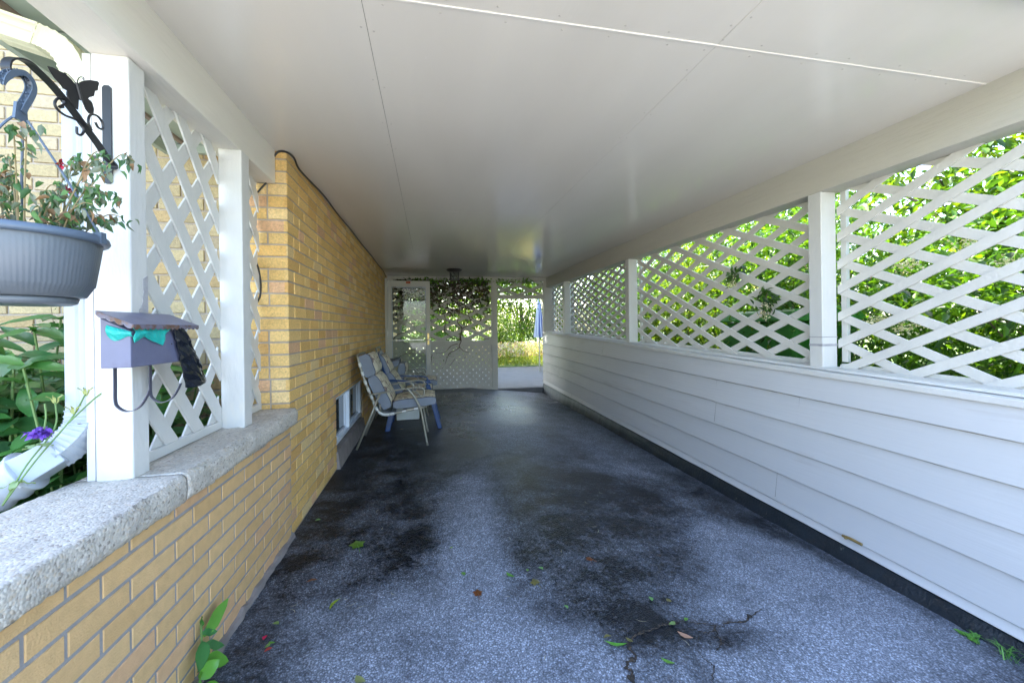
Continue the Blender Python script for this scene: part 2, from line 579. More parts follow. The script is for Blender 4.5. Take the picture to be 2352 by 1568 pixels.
cc = np.ones((nx * ny, 4), np.float32)
cc[:, 0] = np.clip(W, 0, 1).ravel()
cc[:, 1] = np.clip(WET, 0, 1).ravel()
cc[:, 2] = 0
ca.data.foreach_set('color', cc.ravel())
me.polygons.foreach_set('use_smooth', [True] * len(me.polygons))
driveway = bpy.data.objects.new('driveway', me)
C.objects.link(driveway)
tag(driveway, kind='structure')
def gz(x, y):
    i = min(nx - 1, max(0, int(round((x + .8) / 3.135 * (nx - 1)))))
    j = int(np.argmin(abs(gy - y)))
    return float(Zg[i, j])
# cracks with crumbs of soil
cr = MB()
def crack(pts, w0):
    r_ = random.Random(len(pts))
    P = spline([(x, y, 0) for x, y in pts], 5)
    L_, R_ = [], []
    for i, p in enumerate(P):
        d = Vector(P[min(i + 1, len(P) - 1)]) - Vector(P[max(i - 1, 0)])
        nrm = Vector((-d.y, d.x, 0))
        if nrm.length < 1e-6:
            nrm = Vector((1, 0, 0))
        nrm.normalize()
        wv = w0 * r_.uniform(.45, 1.35) * min(1, .25 + .25 * min(i, len(P) - 1 - i))
        jx, jy = r_.gauss(0, .0035), r_.gauss(0, .0035)
        z = gz(p[0], p[1]) + .003
        L_.append((p[0] + jx + nrm.x * wv, p[1] + jy + nrm.y * wv, z))
        R_.append((p[0] + jx - nrm.x * wv, p[1] + jy - nrm.y * wv, z))
    n_ = len(P)
    cr.add(L_ + R_, [(i, i + 1, n_ + i + 1, n_ + i) for i in range(n_ - 1)])
crack([(.656, 1.2), (.66, 1.26), (.674, 1.304), (.662, 1.316), (.683, 1.339), (.713, 1.343), (.718, 1.364), (.713, 1.395), (.744, 1.436), (.796, 1.457), (.854, 1.47), (.911, 1.489), (.956, 1.492), (1.001, 1.505)], .0065)
crack([(1.001, 1.505), (1.038, 1.495), (1.1, 1.479), (1.161, 1.467)], .0022)
crack([(1.161, 1.467), (1.221, 1.48), (1.276, 1.478), (1.332, 1.505), (1.43, 1.547)], .0045)
crack([(1.161, 1.467), (1.122, 1.451), (1.10, 1.41), (1.088, 1.376), (1.06, 1.35), (1.03, 1.329)], .003)
crack([(1.122, 1.451), (1.073, 1.435), (1.033, 1.448), (1.004, 1.477)], .002)
crack([(.926, 1.201), (.947, 1.244), (.98, 1.278), (.96, 1.311), (.98, 1.348)], .002)
crack([(1.0, 1.505), (.99, 1.54), (.98, 1.58)], .002)
cr.build('crack', M['crack'], driveway)
for cx, cy, rad in ((.655, 1.275, .016), (.70, 1.35, .01), (.80, 1.457, .01), (1.33, 1.505, .012)):
    cb = MB()
    pts = [(cx + rad * rnd.uniform(.6, 1.3) * math.cos(a * .785), cy + rad * rnd.uniform(.6, 1.5) * math.sin(a * .785), gz(cx, cy) + .004) for a in range(8)]
    cb.add(pts, [tuple(range(8))])
    cb.build('crack_crumbs', M['crack'], driveway)

g = MB()
g.box(-1.2, 6, 8.24, 12.6, -.4, -.035)
tag(g.build('patio', M['patio']), kind='structure')
g = MB()
g.box(-9, -1.0, -.59, 2.6, -.41, .10)
tag(g.build('garden_bed', M['soil']), kind='structure')
g = MB()
g.box(2.5, 9, -4, 8.2, -.41, -.10)
tag(g.build('shrub_bed', M['soil']), kind='structure')
g = MB()
g.box(-14, 16, 12.6, 40, -.41, -.02)
tag(g.build('lawn', M['grass']), kind='structure')
g = MB()
g.box(-12, 14, -22, -.6, -.5, -.012)
tag(g.build('bounce_apron', M['bounce_concrete']), kind='structure')  # unseen pale slab added to bounce sunlight up to the ceiling
exec_order = None

# ------------------------------------------------------------------ brickwork
def bricks(mb, origin, U, Nn, u0, u1, z0, rows, course, lens, pal, mort=.010, holes=(), jit=.0012, offset=None, cham=.002, seed=1, var=.075):
    """courses of bricks; each brick a shallow block with softened front edges"""
    r_ = random.Random(seed)
    O, U, Nn = Vector(origin), Vector(U), Vector(Nn)
    Zv = Vector((0, 0, 1))
    for r in range(rows):
        za = z0 + r * course
        zb = za + course - mort
        u = u0 - (r_.choice((0, .5)) * lens[0] if offset is None else (lens[0] + mort) * (offset if r % 2 else 0))
        while u < u1:
            ln = r_.choice(lens)
            a, b = max(u, u0), min(u + ln, u1)
            u += ln + mort
            if b - a < .02:
                continue
            segs = [(a, b, za, zb)]
            for (h0, h1, y0, y1) in holes:
                ns = []
                for (sa, sb, sz, sZ) in segs:
                    if sb <= h0 or sa >= h1 or sZ <= y0 or sz >= y1:
                        ns.append((sa, sb, sz, sZ))
                        continue
                    if sa < h0 - .012:
                        ns.append((sa, h0, sz, sZ))
                    if sb > h1 + .012:
                        ns.append((h1, sb, sz, sZ))
                    if sZ > y1 + .015:
                        ns.append((max(sa, h0), min(sb, h1), y1, sZ))
                    if sz < y0 - .015:
                        ns.append((max(sa, h0), min(sb, h1), sz, y0))
                segs = ns
            base = r_.choice(pal)
            kk = 1 + r_.uniform(-var, var)
            mb.col = tuple(min(1, x * kk) for x in base)
            for (sa, sb, sz, sZ) in segs:
                d = r_.uniform(-jit, jit)
                tilt = r_.uniform(-jit, jit)
                c = min(cham, (sb - sa) * .3)
                def P(uu, zz, dd):
                    return tuple(O + U * uu + Zv * zz + Nn * dd)
                f = [P(sa + c, sz + c, d), P(sb - c, sz + c, d + tilt), P(sb - c, sZ - c, d + tilt), P(sa + c, sZ - c, d)]
                e = [P(sa, sz, d - c), P(sb, sz, d - c), P(sb, sZ, d - c), P(sa, sZ, d - c)]
                k_ = [P(sa, sz, -.02), P(sb, sz, -.02), P(sb, sZ, -.02), P(sa, sZ, -.02)]
                fl = U.cross(Zv).dot(Nn) < 0
                q = [(0, 1, 2, 3)] + [(4 + i, 4 + (i + 1) % 4, (i + 1) % 4, i) for i in range(4)] + [(8 + i, 8 + (i + 1) % 4, 4 + (i + 1) % 4, 4 + i) for i in range(4)]
                if fl:
                    q = [t[::-1] for t in q]
                mb.add(f + e + k_, q)

WX = -.80        # plane of the house side wall and the porch wall
HY = 2.57        # plane of the house front wall
COURSE = .0708
house = empty('brick_house', 'yellow brick house along the left side of the carport', 'house')
GOLD = [(.70, .445, .155)] * 7 + [(.72, .475, .18)] * 4 + [(.66, .40, .13)] * 3 + [(.72, .51, .24)] * 2 + [(.62, .36, .12), (.65, .385, .21)]
PALE = [(.42, .33, .18)] * 3 + [(.46, .36, .20)] * 3 + [(.38, .295, .165)] * 2 + [(.42, .33, .21), (.44, .31, .15)]
WIN = (3.75, 5.15, -.02, .61)
b = MB()
bricks(b, (WX, 0, 0), (0, 1, 0), (1, 0, 0), HY, 10.6, .006, 32, COURSE, [.205, .205, .205, .1], GOLD, holes=[WIN], seed=3)
b.build('side_wall', M['gold'], house)
b = MB()
b.box(WX - .3, WX - .005, HY + .008, 3.75, -.4, 3.3)
b.box(WX - .3, WX - .005, 5.15, 10.6, -.4, 3.3)
b.box(WX - .3, WX - .005, 3.75, 5.15, .61, 3.3)
b.box(WX - .3, WX - .12, 3.75, 5.15, -.4, .61)
b.build('side_wall_mortar', M['mortar'], house)
# front wall: the corner pier is golden, the porch part paler
b = MB()
lastx = -WX
bricks(b, (WX - .002, HY, 0), (-1, 0, 0), (0, -1, 0), 0, .31, .006, 32, COURSE, [.2, .2, .095], GOLD, seed=5)
b.build('corner_pier', M['gold'], house)
b = MB()
bricks(b, (WX - .32, HY, 0), (-1, 0, 0), (0, -1, 0), 0, 3.6, -.2, 46, COURSE + .001, [.215], PALE, offset=.5, seed=6, mort=.011)
b.build('front_wall', mat('pale_brick', (.5, .4, .2), .85, .16, 60, .5, 140, tint=True, col2=(.30, .22, .12), mix=(.63, .72), mscale=110), house)
b = MB()
b.box(-8, WX - .3, HY + .008, HY + .3, -.4, 3.3)
b.box(WX - .3, WX - .01, HY + .006, HY + .05, -.4, 3.3)
b.build('front_wall_mortar', M['mortar'], house)
# porch wall behind lattice has the same bricks; basement window
win = MB()
win.box(WX - .09, WX - .02, 3.75, 5.15, .175, .21)
win.box(WX - .09, WX - .02, 3.75, 5.15, .58, .61)
win.box(WX - .09, WX - .02, 3.75, 3.785, .21, .58)
win.box(WX - .09, WX - .02, 5.115, 5.15, .21, .58)
win.box(WX - .085, WX - .012, 4.39, 4.45, .21, .58)
wo = win.build('basement_window', M['vinyl'], house, bevel=.004)
s_ = MB()
for a, b_ in ((3.79, 4.39), (4.45, 5.11)):
    s_.box(WX - .08, WX - .045, a, b_, .21, .235)
    s_.box(WX - .08, WX - .045, a, b_, .56, .58)
    s_.box(WX - .08, WX - .045, a, a + .025, .235, .56)
    s_.box(WX - .08, WX - .045, b_ - .025, b_, .235, .56)
s_.build('sash', M['vinyl'], wo, bevel=.003)
s_ = MB()
s_.box(WX - .07, WX - .062, 3.8, 4.38, .22, .57)
s_.box(WX - .07, WX - .062, 4.46, 5.1, .22, .57)
s_.build('pane', M['dglass'], wo)
s_ = MB()
s_.hexa([(WX - .1, 3.74, -.03), (WX + .035, 3.74, -.03), (WX + .035, 5.16, -.03), (WX - .1, 5.16, -.03), (WX - .1, 3.74, .17), (WX + .012, 3.74, .145), (WX + .012, 5.16, .145), (WX - .1, 5.16, .17)])
s_.build('window_sill', M['sill'], house, bevel=.006)
r_ = MB()
r_.hexa([(-9, HY - .15, 3.25), (WX + .35, HY - .15, 3.25), (WX + .35, 11, 3.25), (-9, 11, 3.25), (-6, HY - .15, 5.0), (-4.5, HY - .15, 5.0), (-4.5, 11, 5.0), (-6, 11, 5.0)])
r_.build('roof', M['roofing'], house)
b = MB()
b.box(-9, WX - .31, 10.3, 10.6, -.4, 3.25)
b.build('rear_wall', M['mortar'], house)

# low porch wall with its coping
porch = empty('porch_wall', 'low buff brick porch wall with a rough pebbly concrete coping', 'low wall')
BUFF = [(.63, .40, .185)] * 6 + [(.65, .42, .20)] * 3 + [(.61, .38, .17)] * 2 + [(.63, .38, .20)]
b = MB()
bricks(b, (WX + .004, 0, 0), (0, 1, 0), (1, 0, 0), .0015, HY - .001, .014, 10, .0665, [.186], BUFF, offset=.5, seed=8, cham=.0015, jit=.0006, mort=.011, var=.035)
b.build('brickwork', M['buff'], porch)
b = MB()
b.box(WX - .2, WX + .001, 0, HY - .001, -.4, .665)
b.build('mortar_bed', M['mortarg'], porch)
b = MB()
ft = []
for i in range(60):
    y = i * HY / 59
    ft.append((y, .012 + .012 * rnd.random(), .016 + .016 * rnd.random()))
vs = []
for y, d, h in ft:
    vs += [(WX - .01, y, -.02), (WX + .012 + d, y, -.02), (WX + .008 + d * .5, y, h), (WX - .01, y, h + .008)]
b.add(vs, [(4 * i + j, 4 * i + j + 1, 4 * i + j + 5, 4 * i + j + 4) for i in range(59) for j in range(3)])
b.build('footing', M['sill'], porch)
def cap_slab(y0, y1, seed):
    r_ = np.random.default_rng(seed)
    n_ = max(20, int((y1 - y0) / .012))
    xi, xo, zt, zb = -.757, -1.065, .752, .660
    prof = [(xo, zb), (xo, (zb + zt) / 2), (xo + .004, zt - .004)] + [(xo + t * (xi - xo), zt) for t in np.linspace(.04, .95, 14)] + \
           [(xi - .012, zt - .002), (xi - .003, zt - .012), (xi, zt - .03), (xi, zt - .05), (xi - .001, zt - .07), (xi - .004, zb + .006), (xi - .014, zb), (WX - .02, zb)]
    k = len(prof)
    ys = np.linspace(y0, y1, n_)
    off = np.cumsum(r_.normal(0, .0012, (n_, k, 3)), 0)
    off = off - np.linspace(0, 1, n_)[:, None, None] * off[-1]
    off = np.clip(off, -.006, .006) + r_.normal(0, .0011, (n_, k, 3))
    off[:, 3:16, :2] = 0
    off[:, 3:16, 2] *= .45
    vs = [(px + off[i, j, 0], ys[i], pz + off[i, j, 2]) for i in range(n_) for j, (px, pz) in enumerate(prof)]
    m = MB()
    fs = [(i * k + j, (i + 1) * k + j, (i + 1) * k + (j + 1) % k, i * k + (j + 1) % k) for i in range(n_ - 1) for j in range(k)]
    m.add(vs, fs + [tuple(range(k)), tuple((n_ - 1) * k + j for j in range(k - 1, -1, -1))])
    return m.build('coping', M['agg'], porch, smooth=True)
cap_slab(0., 1.468, 1)
cap_slab(1.474, HY - .004, 2)

# ------------------------------------------------------------------ carport roof
roof = empty('carport_roof', 'flat carport roof with a white panelled ceiling and painted side beams', 'roof')
CZ = 2.239
jy = [.93, 1.323, 3.638, 5.90, 8.16]
jx = [-1.42, -.197, 1.061, 2.402]
c = MB()
for i in range(3):
    for j in range(len(jy) - 1):
        xa = jx[i] + (.0008 if i else .56)
        c.box(xa, jx[i + 1] - .0008 + (.2 if i == 2 else 0), jy[j] + .0012, jy[j + 1] - .0012 + (.14 if j == 3 else 0), CZ + rnd.uniform(0, .0012), CZ + .012)
c.build('ceiling', M['ceil'], roof)
c = MB()
c.box(-.86, 2.6, jy[1] - .0028, jy[1] + .0028, CZ - .002, CZ + .004)
c.build('joint_bead', M['caulk'], roof)
c = MB()
for j in range(1, 4):
    for x in np.arange(-.75, 2.35, .2):
        for dy in (-.03, .03):
            c.lathe([(.0005, CZ - .0016), (.0032, CZ - .0014), (.0042, CZ - .0002)], x + rnd.uniform(-.03, .03), jy[j] + dy, 8)
for x in (jx[1], jx[2]):
    for y in np.arange(1.2, 8.1, .3):
        for dx in (-.02, .02):
            c.lathe([(.0005, CZ - .0016), (.0032, CZ - .0014), (.0042, CZ - .0002)], x + dx, y + rnd.uniform(-.04, .04), 8)
tag(c.build('nail_heads', M['nail'], roof), kind='stuff')
c = MB()
c.box(-1.36, 2.65, .925, 8.4, CZ + .013, CZ + .16)
c.build('roof_deck', M['roofing'], roof)
c = MB()
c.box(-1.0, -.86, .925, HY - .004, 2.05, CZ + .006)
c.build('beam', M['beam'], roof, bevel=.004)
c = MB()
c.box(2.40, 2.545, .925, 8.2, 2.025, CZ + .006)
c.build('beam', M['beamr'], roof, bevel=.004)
c = MB()
c.box(-1.29, -1.005, .925, 1.672, CZ - .0, CZ + .011)
c.box(-1.29, -1.005, 1.682, HY - .004, CZ - .006, CZ + .011)
c.box(-1.385, -1.312, .925, HY - .004, CZ - .004, CZ + .011)
c.build('soffit', M['soffit'], roof)
c = MB()
c.box(-1.311, -1.291, .925, HY - .004, CZ - .02, CZ + .012)
c.build('soffit_batten', mat('batten_brown', (.30, .23, .19), .7), roof)
c = MB()
c.box(-1.41, -1.386, .925, HY - .004, CZ - .06, CZ + .17)
c.box(-1.35, -1.0, HY - .03, HY - .006, CZ - .05, CZ - .008)
c.build('fascia', M['soffit'], roof)
c = MB()
c.box(-1.36, 2.65, .90, .9245, CZ - .03, CZ + .17)
c.build('front_fascia', M['white'], roof, bevel=.003)
c = MB()
c.sweep([(-1.47, .925, CZ + .08), (-1.47, HY - .02, CZ + .08)], [(-.055, .05), (-.055, -.05), (.045, -.05), (.058, .05), (.052, .05), (.04, -.044), (-.05, -.044), (-.05, .05)])
c.build('gutter', M['cream'], roof)

# ------------------------------------------------------------------ posts
def post(x0, x1, y0, y1, z0, z1, label, extra=None):
    m = MB()
    m.box(x0, x1, y0, y1, z0, z1)
    o = m.build('carport_post', M['white'], bevel=.005)
    return tag(o, label, 'post', 'white carport posts')
p1 = post(-.995, -.897, 1.455, 1.532, .748, 2.05, 'thick white post on the coping carrying the mailbox and plant bracket')
t_ = MB()
t_.box(-1.022, -1.0, 1.462, 1.53, .75, 2.05)
t_.build('trim_board', M['white'], p1, bevel=.002)
t_ = MB()
bp_ = [(1.508, 1.372), (1.530, 1.385), (1.5305, 1.255), (1.49, 1.252), (1.488, 1.272), (1.498, 1.283), (1.506, 1.30), (1.505, 1.315), (1.511, 1.33), (1.507, 1.35)]
t_.prism([(-.8968, y, z) for y, z in bp_], (.0012, 0, 0))
t_.build('bare_patch', M['bare'], p1)
post(-.95, -.852, 2.11, 2.195, .748, 2.05, 'white post on the coping between two lattice panels near the house corner')
PZ = lambda y: .872 + .032 * (y - 1.2)
pw_ = post(2.40, 2.512, 2.09, 2.18, PZ(2.1) + .02, 2.025, 'nearest white post on the siding wall, with a worn band low down')
m = MB()
m.box(2.3975, 2.5135, 2.0878, 2.181, 1.115, 1.12)
m.box(2.3985, 2.513, 2.0888, 2.181, 1.06, 1.075)
m.build('worn_band', M['bare'], pw_, bevel=.001)
post(2.40, 2.512, 4.58, 4.67, PZ(4.6) + .02, 2.025, 'white post on the siding wall, in the middle of the row')
post(2.40, 2.512, 7.0, 7.09, PZ(7.05) + .02, 2.025, 'white post on the siding wall, last before the back screen')
post(2.40, 2.512, .34, .43, PZ(.35) + .02, 2.025, 'white post on the siding wall beside the open front of the carport')

# ------------------------------------------------------------------ lattice
def clip_poly(poly, lo, hi):
    def cl(p, ax, v, keep):
        out = []
        for i in range(len(p)):
            a, b = p[i], p[(i + 1) % len(p)]
            ia, ib = keep(a[ax], v), keep(b[ax], v)
            if ia:
                out.append(a)
            if ia != ib:
                t = (v - a[ax]) / (b[ax] - a[ax])
                out.append((a[0] + t * (b[0] - a[0]), a[1] + t * (b[1] - a[1])))
        return out
    for ax in (0, 1):
        poly = cl(poly, ax, lo[ax], lambda x, v: x >= v - 1e-9)
        if len(poly) < 3:
            return []
        poly = cl(poly, ax, hi[ax], lambda x, v: x <= v + 1e-9)
        if len(poly) < 3:
            return []
    return poly
def lattice(mb, lo, hi, slope, vper, width, z_at, place, d0, d1, phase=0., wob=.0035):
    """one layer of parallel slats in the plane (u,z); place(u,z,d) gives the world point"""
    a = math.atan(slope)
    hv = width / math.cos(a) / 2
    L_ = hi[0] - lo[0]
    c0 = -abs(slope) * L_ - .5
    k = 0
    zc = math.floor((lo[1] + c0) / vper) * vper + phase
    while zc < hi[1] + abs(slope) * L_ + .5:
        j = rnd.uniform(-wob, wob) * 2
        j2 = rnd.uniform(-wob, wob) * 2
        p = [(lo[0], zc + j - hv), (hi[0], zc + j2 + slope * L_ - hv), (hi[0], zc + j2 + slope * L_ + hv), (lo[0], zc + j + hv)]
        p = clip_poly(p, lo, hi)
        zc += vper
        if len(p) < 3:
            continue
        A = place(0, 0, d0)
        dv = Vector(place(0, 0, d1)) - Vector(A)
        mb.prism([place(u, z, d0) for u, z in p], dv)
def side(xp):
    return lambda u, z, d: (xp + d, u, z)
# left of the carport, between the posts (seen from inside: the near layer leans down to the back)
def left_panel(y0, y1, label, ph, ph2):
    root = empty('lattice_panel', label, 'lattice', group='white lattice panels')
    m = MB()
    lattice(m, (y0, .79), (y1, 2.05), -1.22, .226, .060, None, side(-.955), .001, .009, phase=ph)
    m.build('front_slats', M['white'], root, bevel=.0015)
    m = MB()
    lattice(m, (y0, .79), (y1, 2.05), 1.2, .226, .054, None, side(-.955), -.009, -.001, phase=ph2)
    m.build('rear_slats', M['white'], root, bevel=.0015)
    m = MB()
    m.box(-.966, -.944, y0, y1, .755, .79)
    m.build('bottom_rail', M['white'], root, bevel=.002)
    return root
left_panel(1.534, 2.108, 'white steep-diamond lattice panel between the two posts on the coping', .142, .175)
left_panel(2.197, HY - .012, 'narrow white lattice strip between the second coping post and the house corner', .10, .06)
def right_panel(y0, y1, label, slope, vper, width, ph, near_falls, ph2=.03, ztop=2.03):
    root = empty('lattice_panel', label, 'lattice', group='white lattice panels')
    zb = min(PZ(y0), PZ(y1)) + .02
    s1 = slope if near_falls else -slope
    m = MB()
    lattice(m, (y0, zb), (y1, ztop), s1, vper, width, None, side(2.525), -.013, -.001, phase=ph)
    m.build('front_slats', M['latr'], root, bevel=.0012)
    m = MB()
    lattice(m, (y0, zb), (y1, ztop), -s1, vper, width, None, side(2.525), .001, .011, phase=ph2)
    m.build('rear_slats', M['latr'], root, bevel=.0012)
    m = MB()
    m.hexa([(2.535, y0, PZ(y0) + .005), (2.56, y0, PZ(y0) + .005), (2.56, y1, PZ(y1) + .005), (2.535, y1, PZ(y1) + .005),
            (2.535, y0, PZ(y0) + .05), (2.56, y0, PZ(y0) + .05), (2.56, y1, PZ(y1) + .05), (2.535, y1, PZ(y1) + .05)])
    m.box(2.54, 2.565, y1 - .035, y1, PZ(y1) + .06, ztop)
    m.box(2.54, 2.565, y0, y0 + .03, PZ(y0) + .06, ztop)
    m.build('panel_frame', M['latr'], root, bevel=.0015)
    return root
right_panel(.435, 2.085, 'white wide-diamond lattice panel nearest the camera, leafy shrubs close behind', .46, .166, .048, .006, False, .158)
right_panel(2.185, 4.575, 'long white lattice panel between the nearest two posts above the siding wall', .44, .170, .051, .101, True, .163)
right_panel(4.675, 6.995, 'dense fine white lattice panel between the two farther posts', .36, .108, .038, .03, False)
right_panel(7.095, 8.12, 'short fine white lattice panel beside the back corner', .36, .108, .038, .01, False)

# ------------------------------------------------------------------ siding half wall
sw = empty('siding_wall', 'long white clapboard half wall on the right of the carport', 'half wall')
LZ = [-.085, -.035, .16, .345, .53, .713, .853]
SL = [.018, .022, .022, .02, .02, .022, .03]
Y0, Y1 = .3, 8.2
def lz(k, y):
    return LZ[k] + SL[k] * (y - 1.2)
m = MB()
for k in range(6):
    a0, a1, b0, b1 = lz(k, Y0), lz(k, Y1), lz(k + 1, Y0), lz(k + 1, Y1)
    xo, xi = 2.318, 2.341
    bt = .004
    r_ = random.Random(k)
    cuts = [Y0] + sorted(r_.uniform(1.6, 7.4) for _ in range(2)) + [Y1]
    for c0, c1 in zip(cuts[:-1], cuts[1:]):
        ns = max(2, int((c1 - c0) / .25))
        vs = []
        off = r_.uniform(-.0006, .0006)
        for i in range(ns + 1):
            y = c0 + .0007 + (c1 - c0 - .0014) * i / ns
            t = (y - Y0) / (Y1 - Y0)
            za = a0 + (a1 - a0) * t + r_.gauss(0, .0009)
            zb = b0 + (b1 - b0) * t
            w_ = r_.gauss(0, .0012) + off
            vs += [(2.352, y, za), (xo + .003 + w_, y, za), (xo + w_, y, za + bt), (xi, y, zb + .006), (2.352, y, zb + .006)]
        m.add(vs, [(5 * i + j, 5 * i + j + 1, 5 * i + j + 6, 5 * i + j + 5) for i in range(ns) for j in range(4)])
m.build('siding', M['siding'], sw)
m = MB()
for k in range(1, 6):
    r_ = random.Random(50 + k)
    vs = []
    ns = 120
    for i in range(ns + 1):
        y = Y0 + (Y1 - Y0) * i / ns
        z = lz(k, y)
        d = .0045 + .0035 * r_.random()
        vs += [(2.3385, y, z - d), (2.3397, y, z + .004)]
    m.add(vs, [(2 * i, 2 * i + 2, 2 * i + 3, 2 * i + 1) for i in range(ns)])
m.build('lap_shadow_grime', mat('shadow_and_grime', (.23, .205, .17), .9, .35, 12, col2=(.40, .38, .35), mix=(.45, .6), mscale=7), sw)  # dark strips paint the shadow line under each lap, with some grime
m = MB()
m.box(2.353, 2.48, Y0, Y1, -.35, PZ(Y0) - .03)
m.build('wall_core', M['gap'], sw)
m = MB()
m.hexa([(2.318, Y0, PZ(Y0) - .02), (2.59, Y0, PZ(Y0) - .02), (2.59, Y1, PZ(Y1) - .02), (2.318, Y1, PZ(Y1) - .02),
        (2.318, Y0, PZ(Y0) + .012), (2.59, Y0, PZ(Y0) + .016), (2.59, Y1, PZ(Y1) + .016), (2.318, Y1, PZ(Y1) + .012)])
m.build('sill', M['white'], sw, bevel=.004)
m = MB()
m.hexa([(2.37, Y0, PZ(Y0) + .0165), (2.52, Y0, PZ(Y0) + .0165), (2.52, Y1, PZ(Y1) + .0165), (2.37, Y1, PZ(Y1) + .0165),
        (2.385, Y0, PZ(Y0) + .03), (2.52, Y0, PZ(Y0) + .03), (2.52, Y1, PZ(Y1) + .03), (2.385, Y1, PZ(Y1) + .03)])
m.build('sill_fillet', M['white'], sw, bevel=.003)
m = MB()
vs = []
for i in range(161):
    y = Y0 + (Y1 - Y0) * i / 160
    a = rnd.uniform(-.006, .006)
    zt = lz(0, y) + .0 + rnd.uniform(-.003, .003)
    vs += [(2.285 + a, y, -.17), (2.297 + a, y, -.138 + rnd.uniform(-.004, .004)), (2.322, y, zt - .012), (2.345, y, zt - .004)]
m.add(vs, [(4 * i + j, 4 * i + j + 1, 4 * i + j + 5, 4 * i + j + 4) for i in range(160) for j in range(3)])
m.build('tar_strip', mat('tar_strip', (.008, .014, .021), .5, .3, 12, .5, 60, col2=(.16, .16, .15), mix=(.66, .74), mscale=20), sw, smooth=True)
m = MB()
m.box(2.29, 2.325, 1.872, 1.882, -.018, -.008)
m.tube([(2.31, 1.80, -.012), (2.305, 1.86, -.008), (2.303, 1.90, -.012)], .008, 8)
m.build('hose_clip', M['brass'], sw)

# ------------------------------------------------------------------ back screen
BY = 8.2
bs = empty('back_screen', 'white lattice screen closing the back of the carport, doorway at its right', 'screen')
def back(u, z, d):
    return (u, BY + d, z)
WM = mat('screen_paint', (.52, .495, .44), .6, .08, 6, .15, 60, col2=(.40, .37, .33), mix=(.55, .75), mscale=6)
def bar(name, x0, x1, z0, z1, d0=-.045, d1=.045):
    m = MB()
    m.box(x0, x1, BY + d0, BY + d1, z0, z1)
    return m.build(name, WM, bs, bevel=.003)
bar('post', -.79, -.69, -.08, CZ - .002)
bar('post', 1.243, 1.36, -.1, CZ - .002)
bar('post', 2.335, 2.55, -.16, CZ - .002)
bar('top_rail', -.69, 1.243, 2.17, CZ - .002)
bar('top_rail', 1.36, 2.335, 2.165, CZ - .002)
bar('middle_rail', -.69, 1.243, .87, .955)
bar('door_head', 1.36, 2.335, 1.80, 1.875)
bar('sole_plate', -.69, 1.243, -.08, -.01)
m = MB()
lattice(m, (-.69, .955), (1.243, 2.17), .45, .226, .068, None, back, -.012, -.001, phase=.12)
lattice(m, (-.69, .955), (1.243, 2.17), -.46, .226, .068, None, back, .001, .012, phase=.05)
m.build('upper_lattice', WM, bs)
m = MB()
lattice(m, (-.69, -.01), (1.243, .87), -1.0, .130, .071, None, back, -.010, -.001, phase=.03)
lattice(m, (-.69, -.01), (1.243, .87), 1.0, .130, .071, None, back, .001, .008, phase=.06)
m.build('privacy_lattice', WM, bs)
m = MB()
lattice(m, (1.36, 1.875), (2.335, 2.165), .42, .226, .06, None, back, -.012, -.001, phase=.1)
lattice(m, (1.36, 1.875), (2.335, 2.165), -.42, .226, .06, None, back, .001, .012, phase=.02)
m.build('transom_lattice', WM, bs)
m = MB()
m.box(1.37, 2.335, 8.16, 8.26, -.2, -.04)
m.build('threshold', M['patio'], bs)

# storm door, standing open across the left end
DY = 7.9
dr = empty('storm_door', 'open pale metal storm door with clear glass, orange sticker on top', 'door')
m = MB()
x0, x1, z0, z1 = -.76, .02, .02, 2.115
m.box(x0, x0 + .075, DY - .018, DY + .018, z0, z1)
m.box(x1 - .075, x1, DY - .018, DY + .018, z0, z1)
m.box(x0 + .075, x1 - .075, DY - .018, DY + .018, z1 - .11, z1)
m.box(x0 + .075, x1 - .075, DY - .018, DY + .018, z0, z0 + .16)
m.build('frame', M['doorm'], dr, bevel=.004)
m = MB()
m.box(x0 + .08, x1 - .08, DY - .022, DY - .015, z1 - .135, z1 - .115)
m.box(x0 + .075, x0 + .088, DY - .021, DY - .015, z0 + .16, z1 - .115)
m.box(x1 - .088, x1 - .075, DY - .021, DY - .015, z0 + .16, z1 - .115)
m.build('glazing_bead', M['whitemetal'], dr)
m = MB()
m.box(x0 + .07, x1 - .07, DY - .003, DY + .003, z0 + .155, z1 - .105)
m.build('pane', M['glass'], dr)
m = MB()
m.box(x0 + .03, x1 - .02, DY - .045, DY - .02, .985, 1.005)
m.build('push_bar', M['metal'], dr, bevel=.004)
m = MB()
m.box(x1 - .06, x1 - .022, DY - .03, DY - .018, .90, 1.12)
m.tube([(x1 - .04, DY - .03, 1.0), (x1 - .04, DY - .07, 1.0), (x1 - .12, DY - .075, 1.0)], .009, 8)
m.build('handle', M['brass'], dr)
m = MB()
m.box(-.42, -.34, DY - .0205, DY - .018, z1 - .055, z1 - .012)
m.build('sticker', M['orange'], dr)
m = MB()
m.box(-.66, -.60, DY - .0225, DY - .0218, z1 - .131, z1 - .119)
m.box(-.19, -.12, DY - .0225, DY - .0218, z1 - .131, z1 - .119)
m.build('maker_label', M['pipe'], dr)
m = MB()
m.box(WX + .0, WX + .04, DY - .09, DY + .05, -.02, 2.15)
m.build('hinge_jamb', M['doorm'], dr, bevel=.003)
m = MB()
for z in (.3, 1.1, 1.9):
    m.tube([(x0 + .0, DY - .022, z), (x0 + .0, DY - .022, z + .09)], .01, 8)
m.build('hinge', M['metal'], dr)

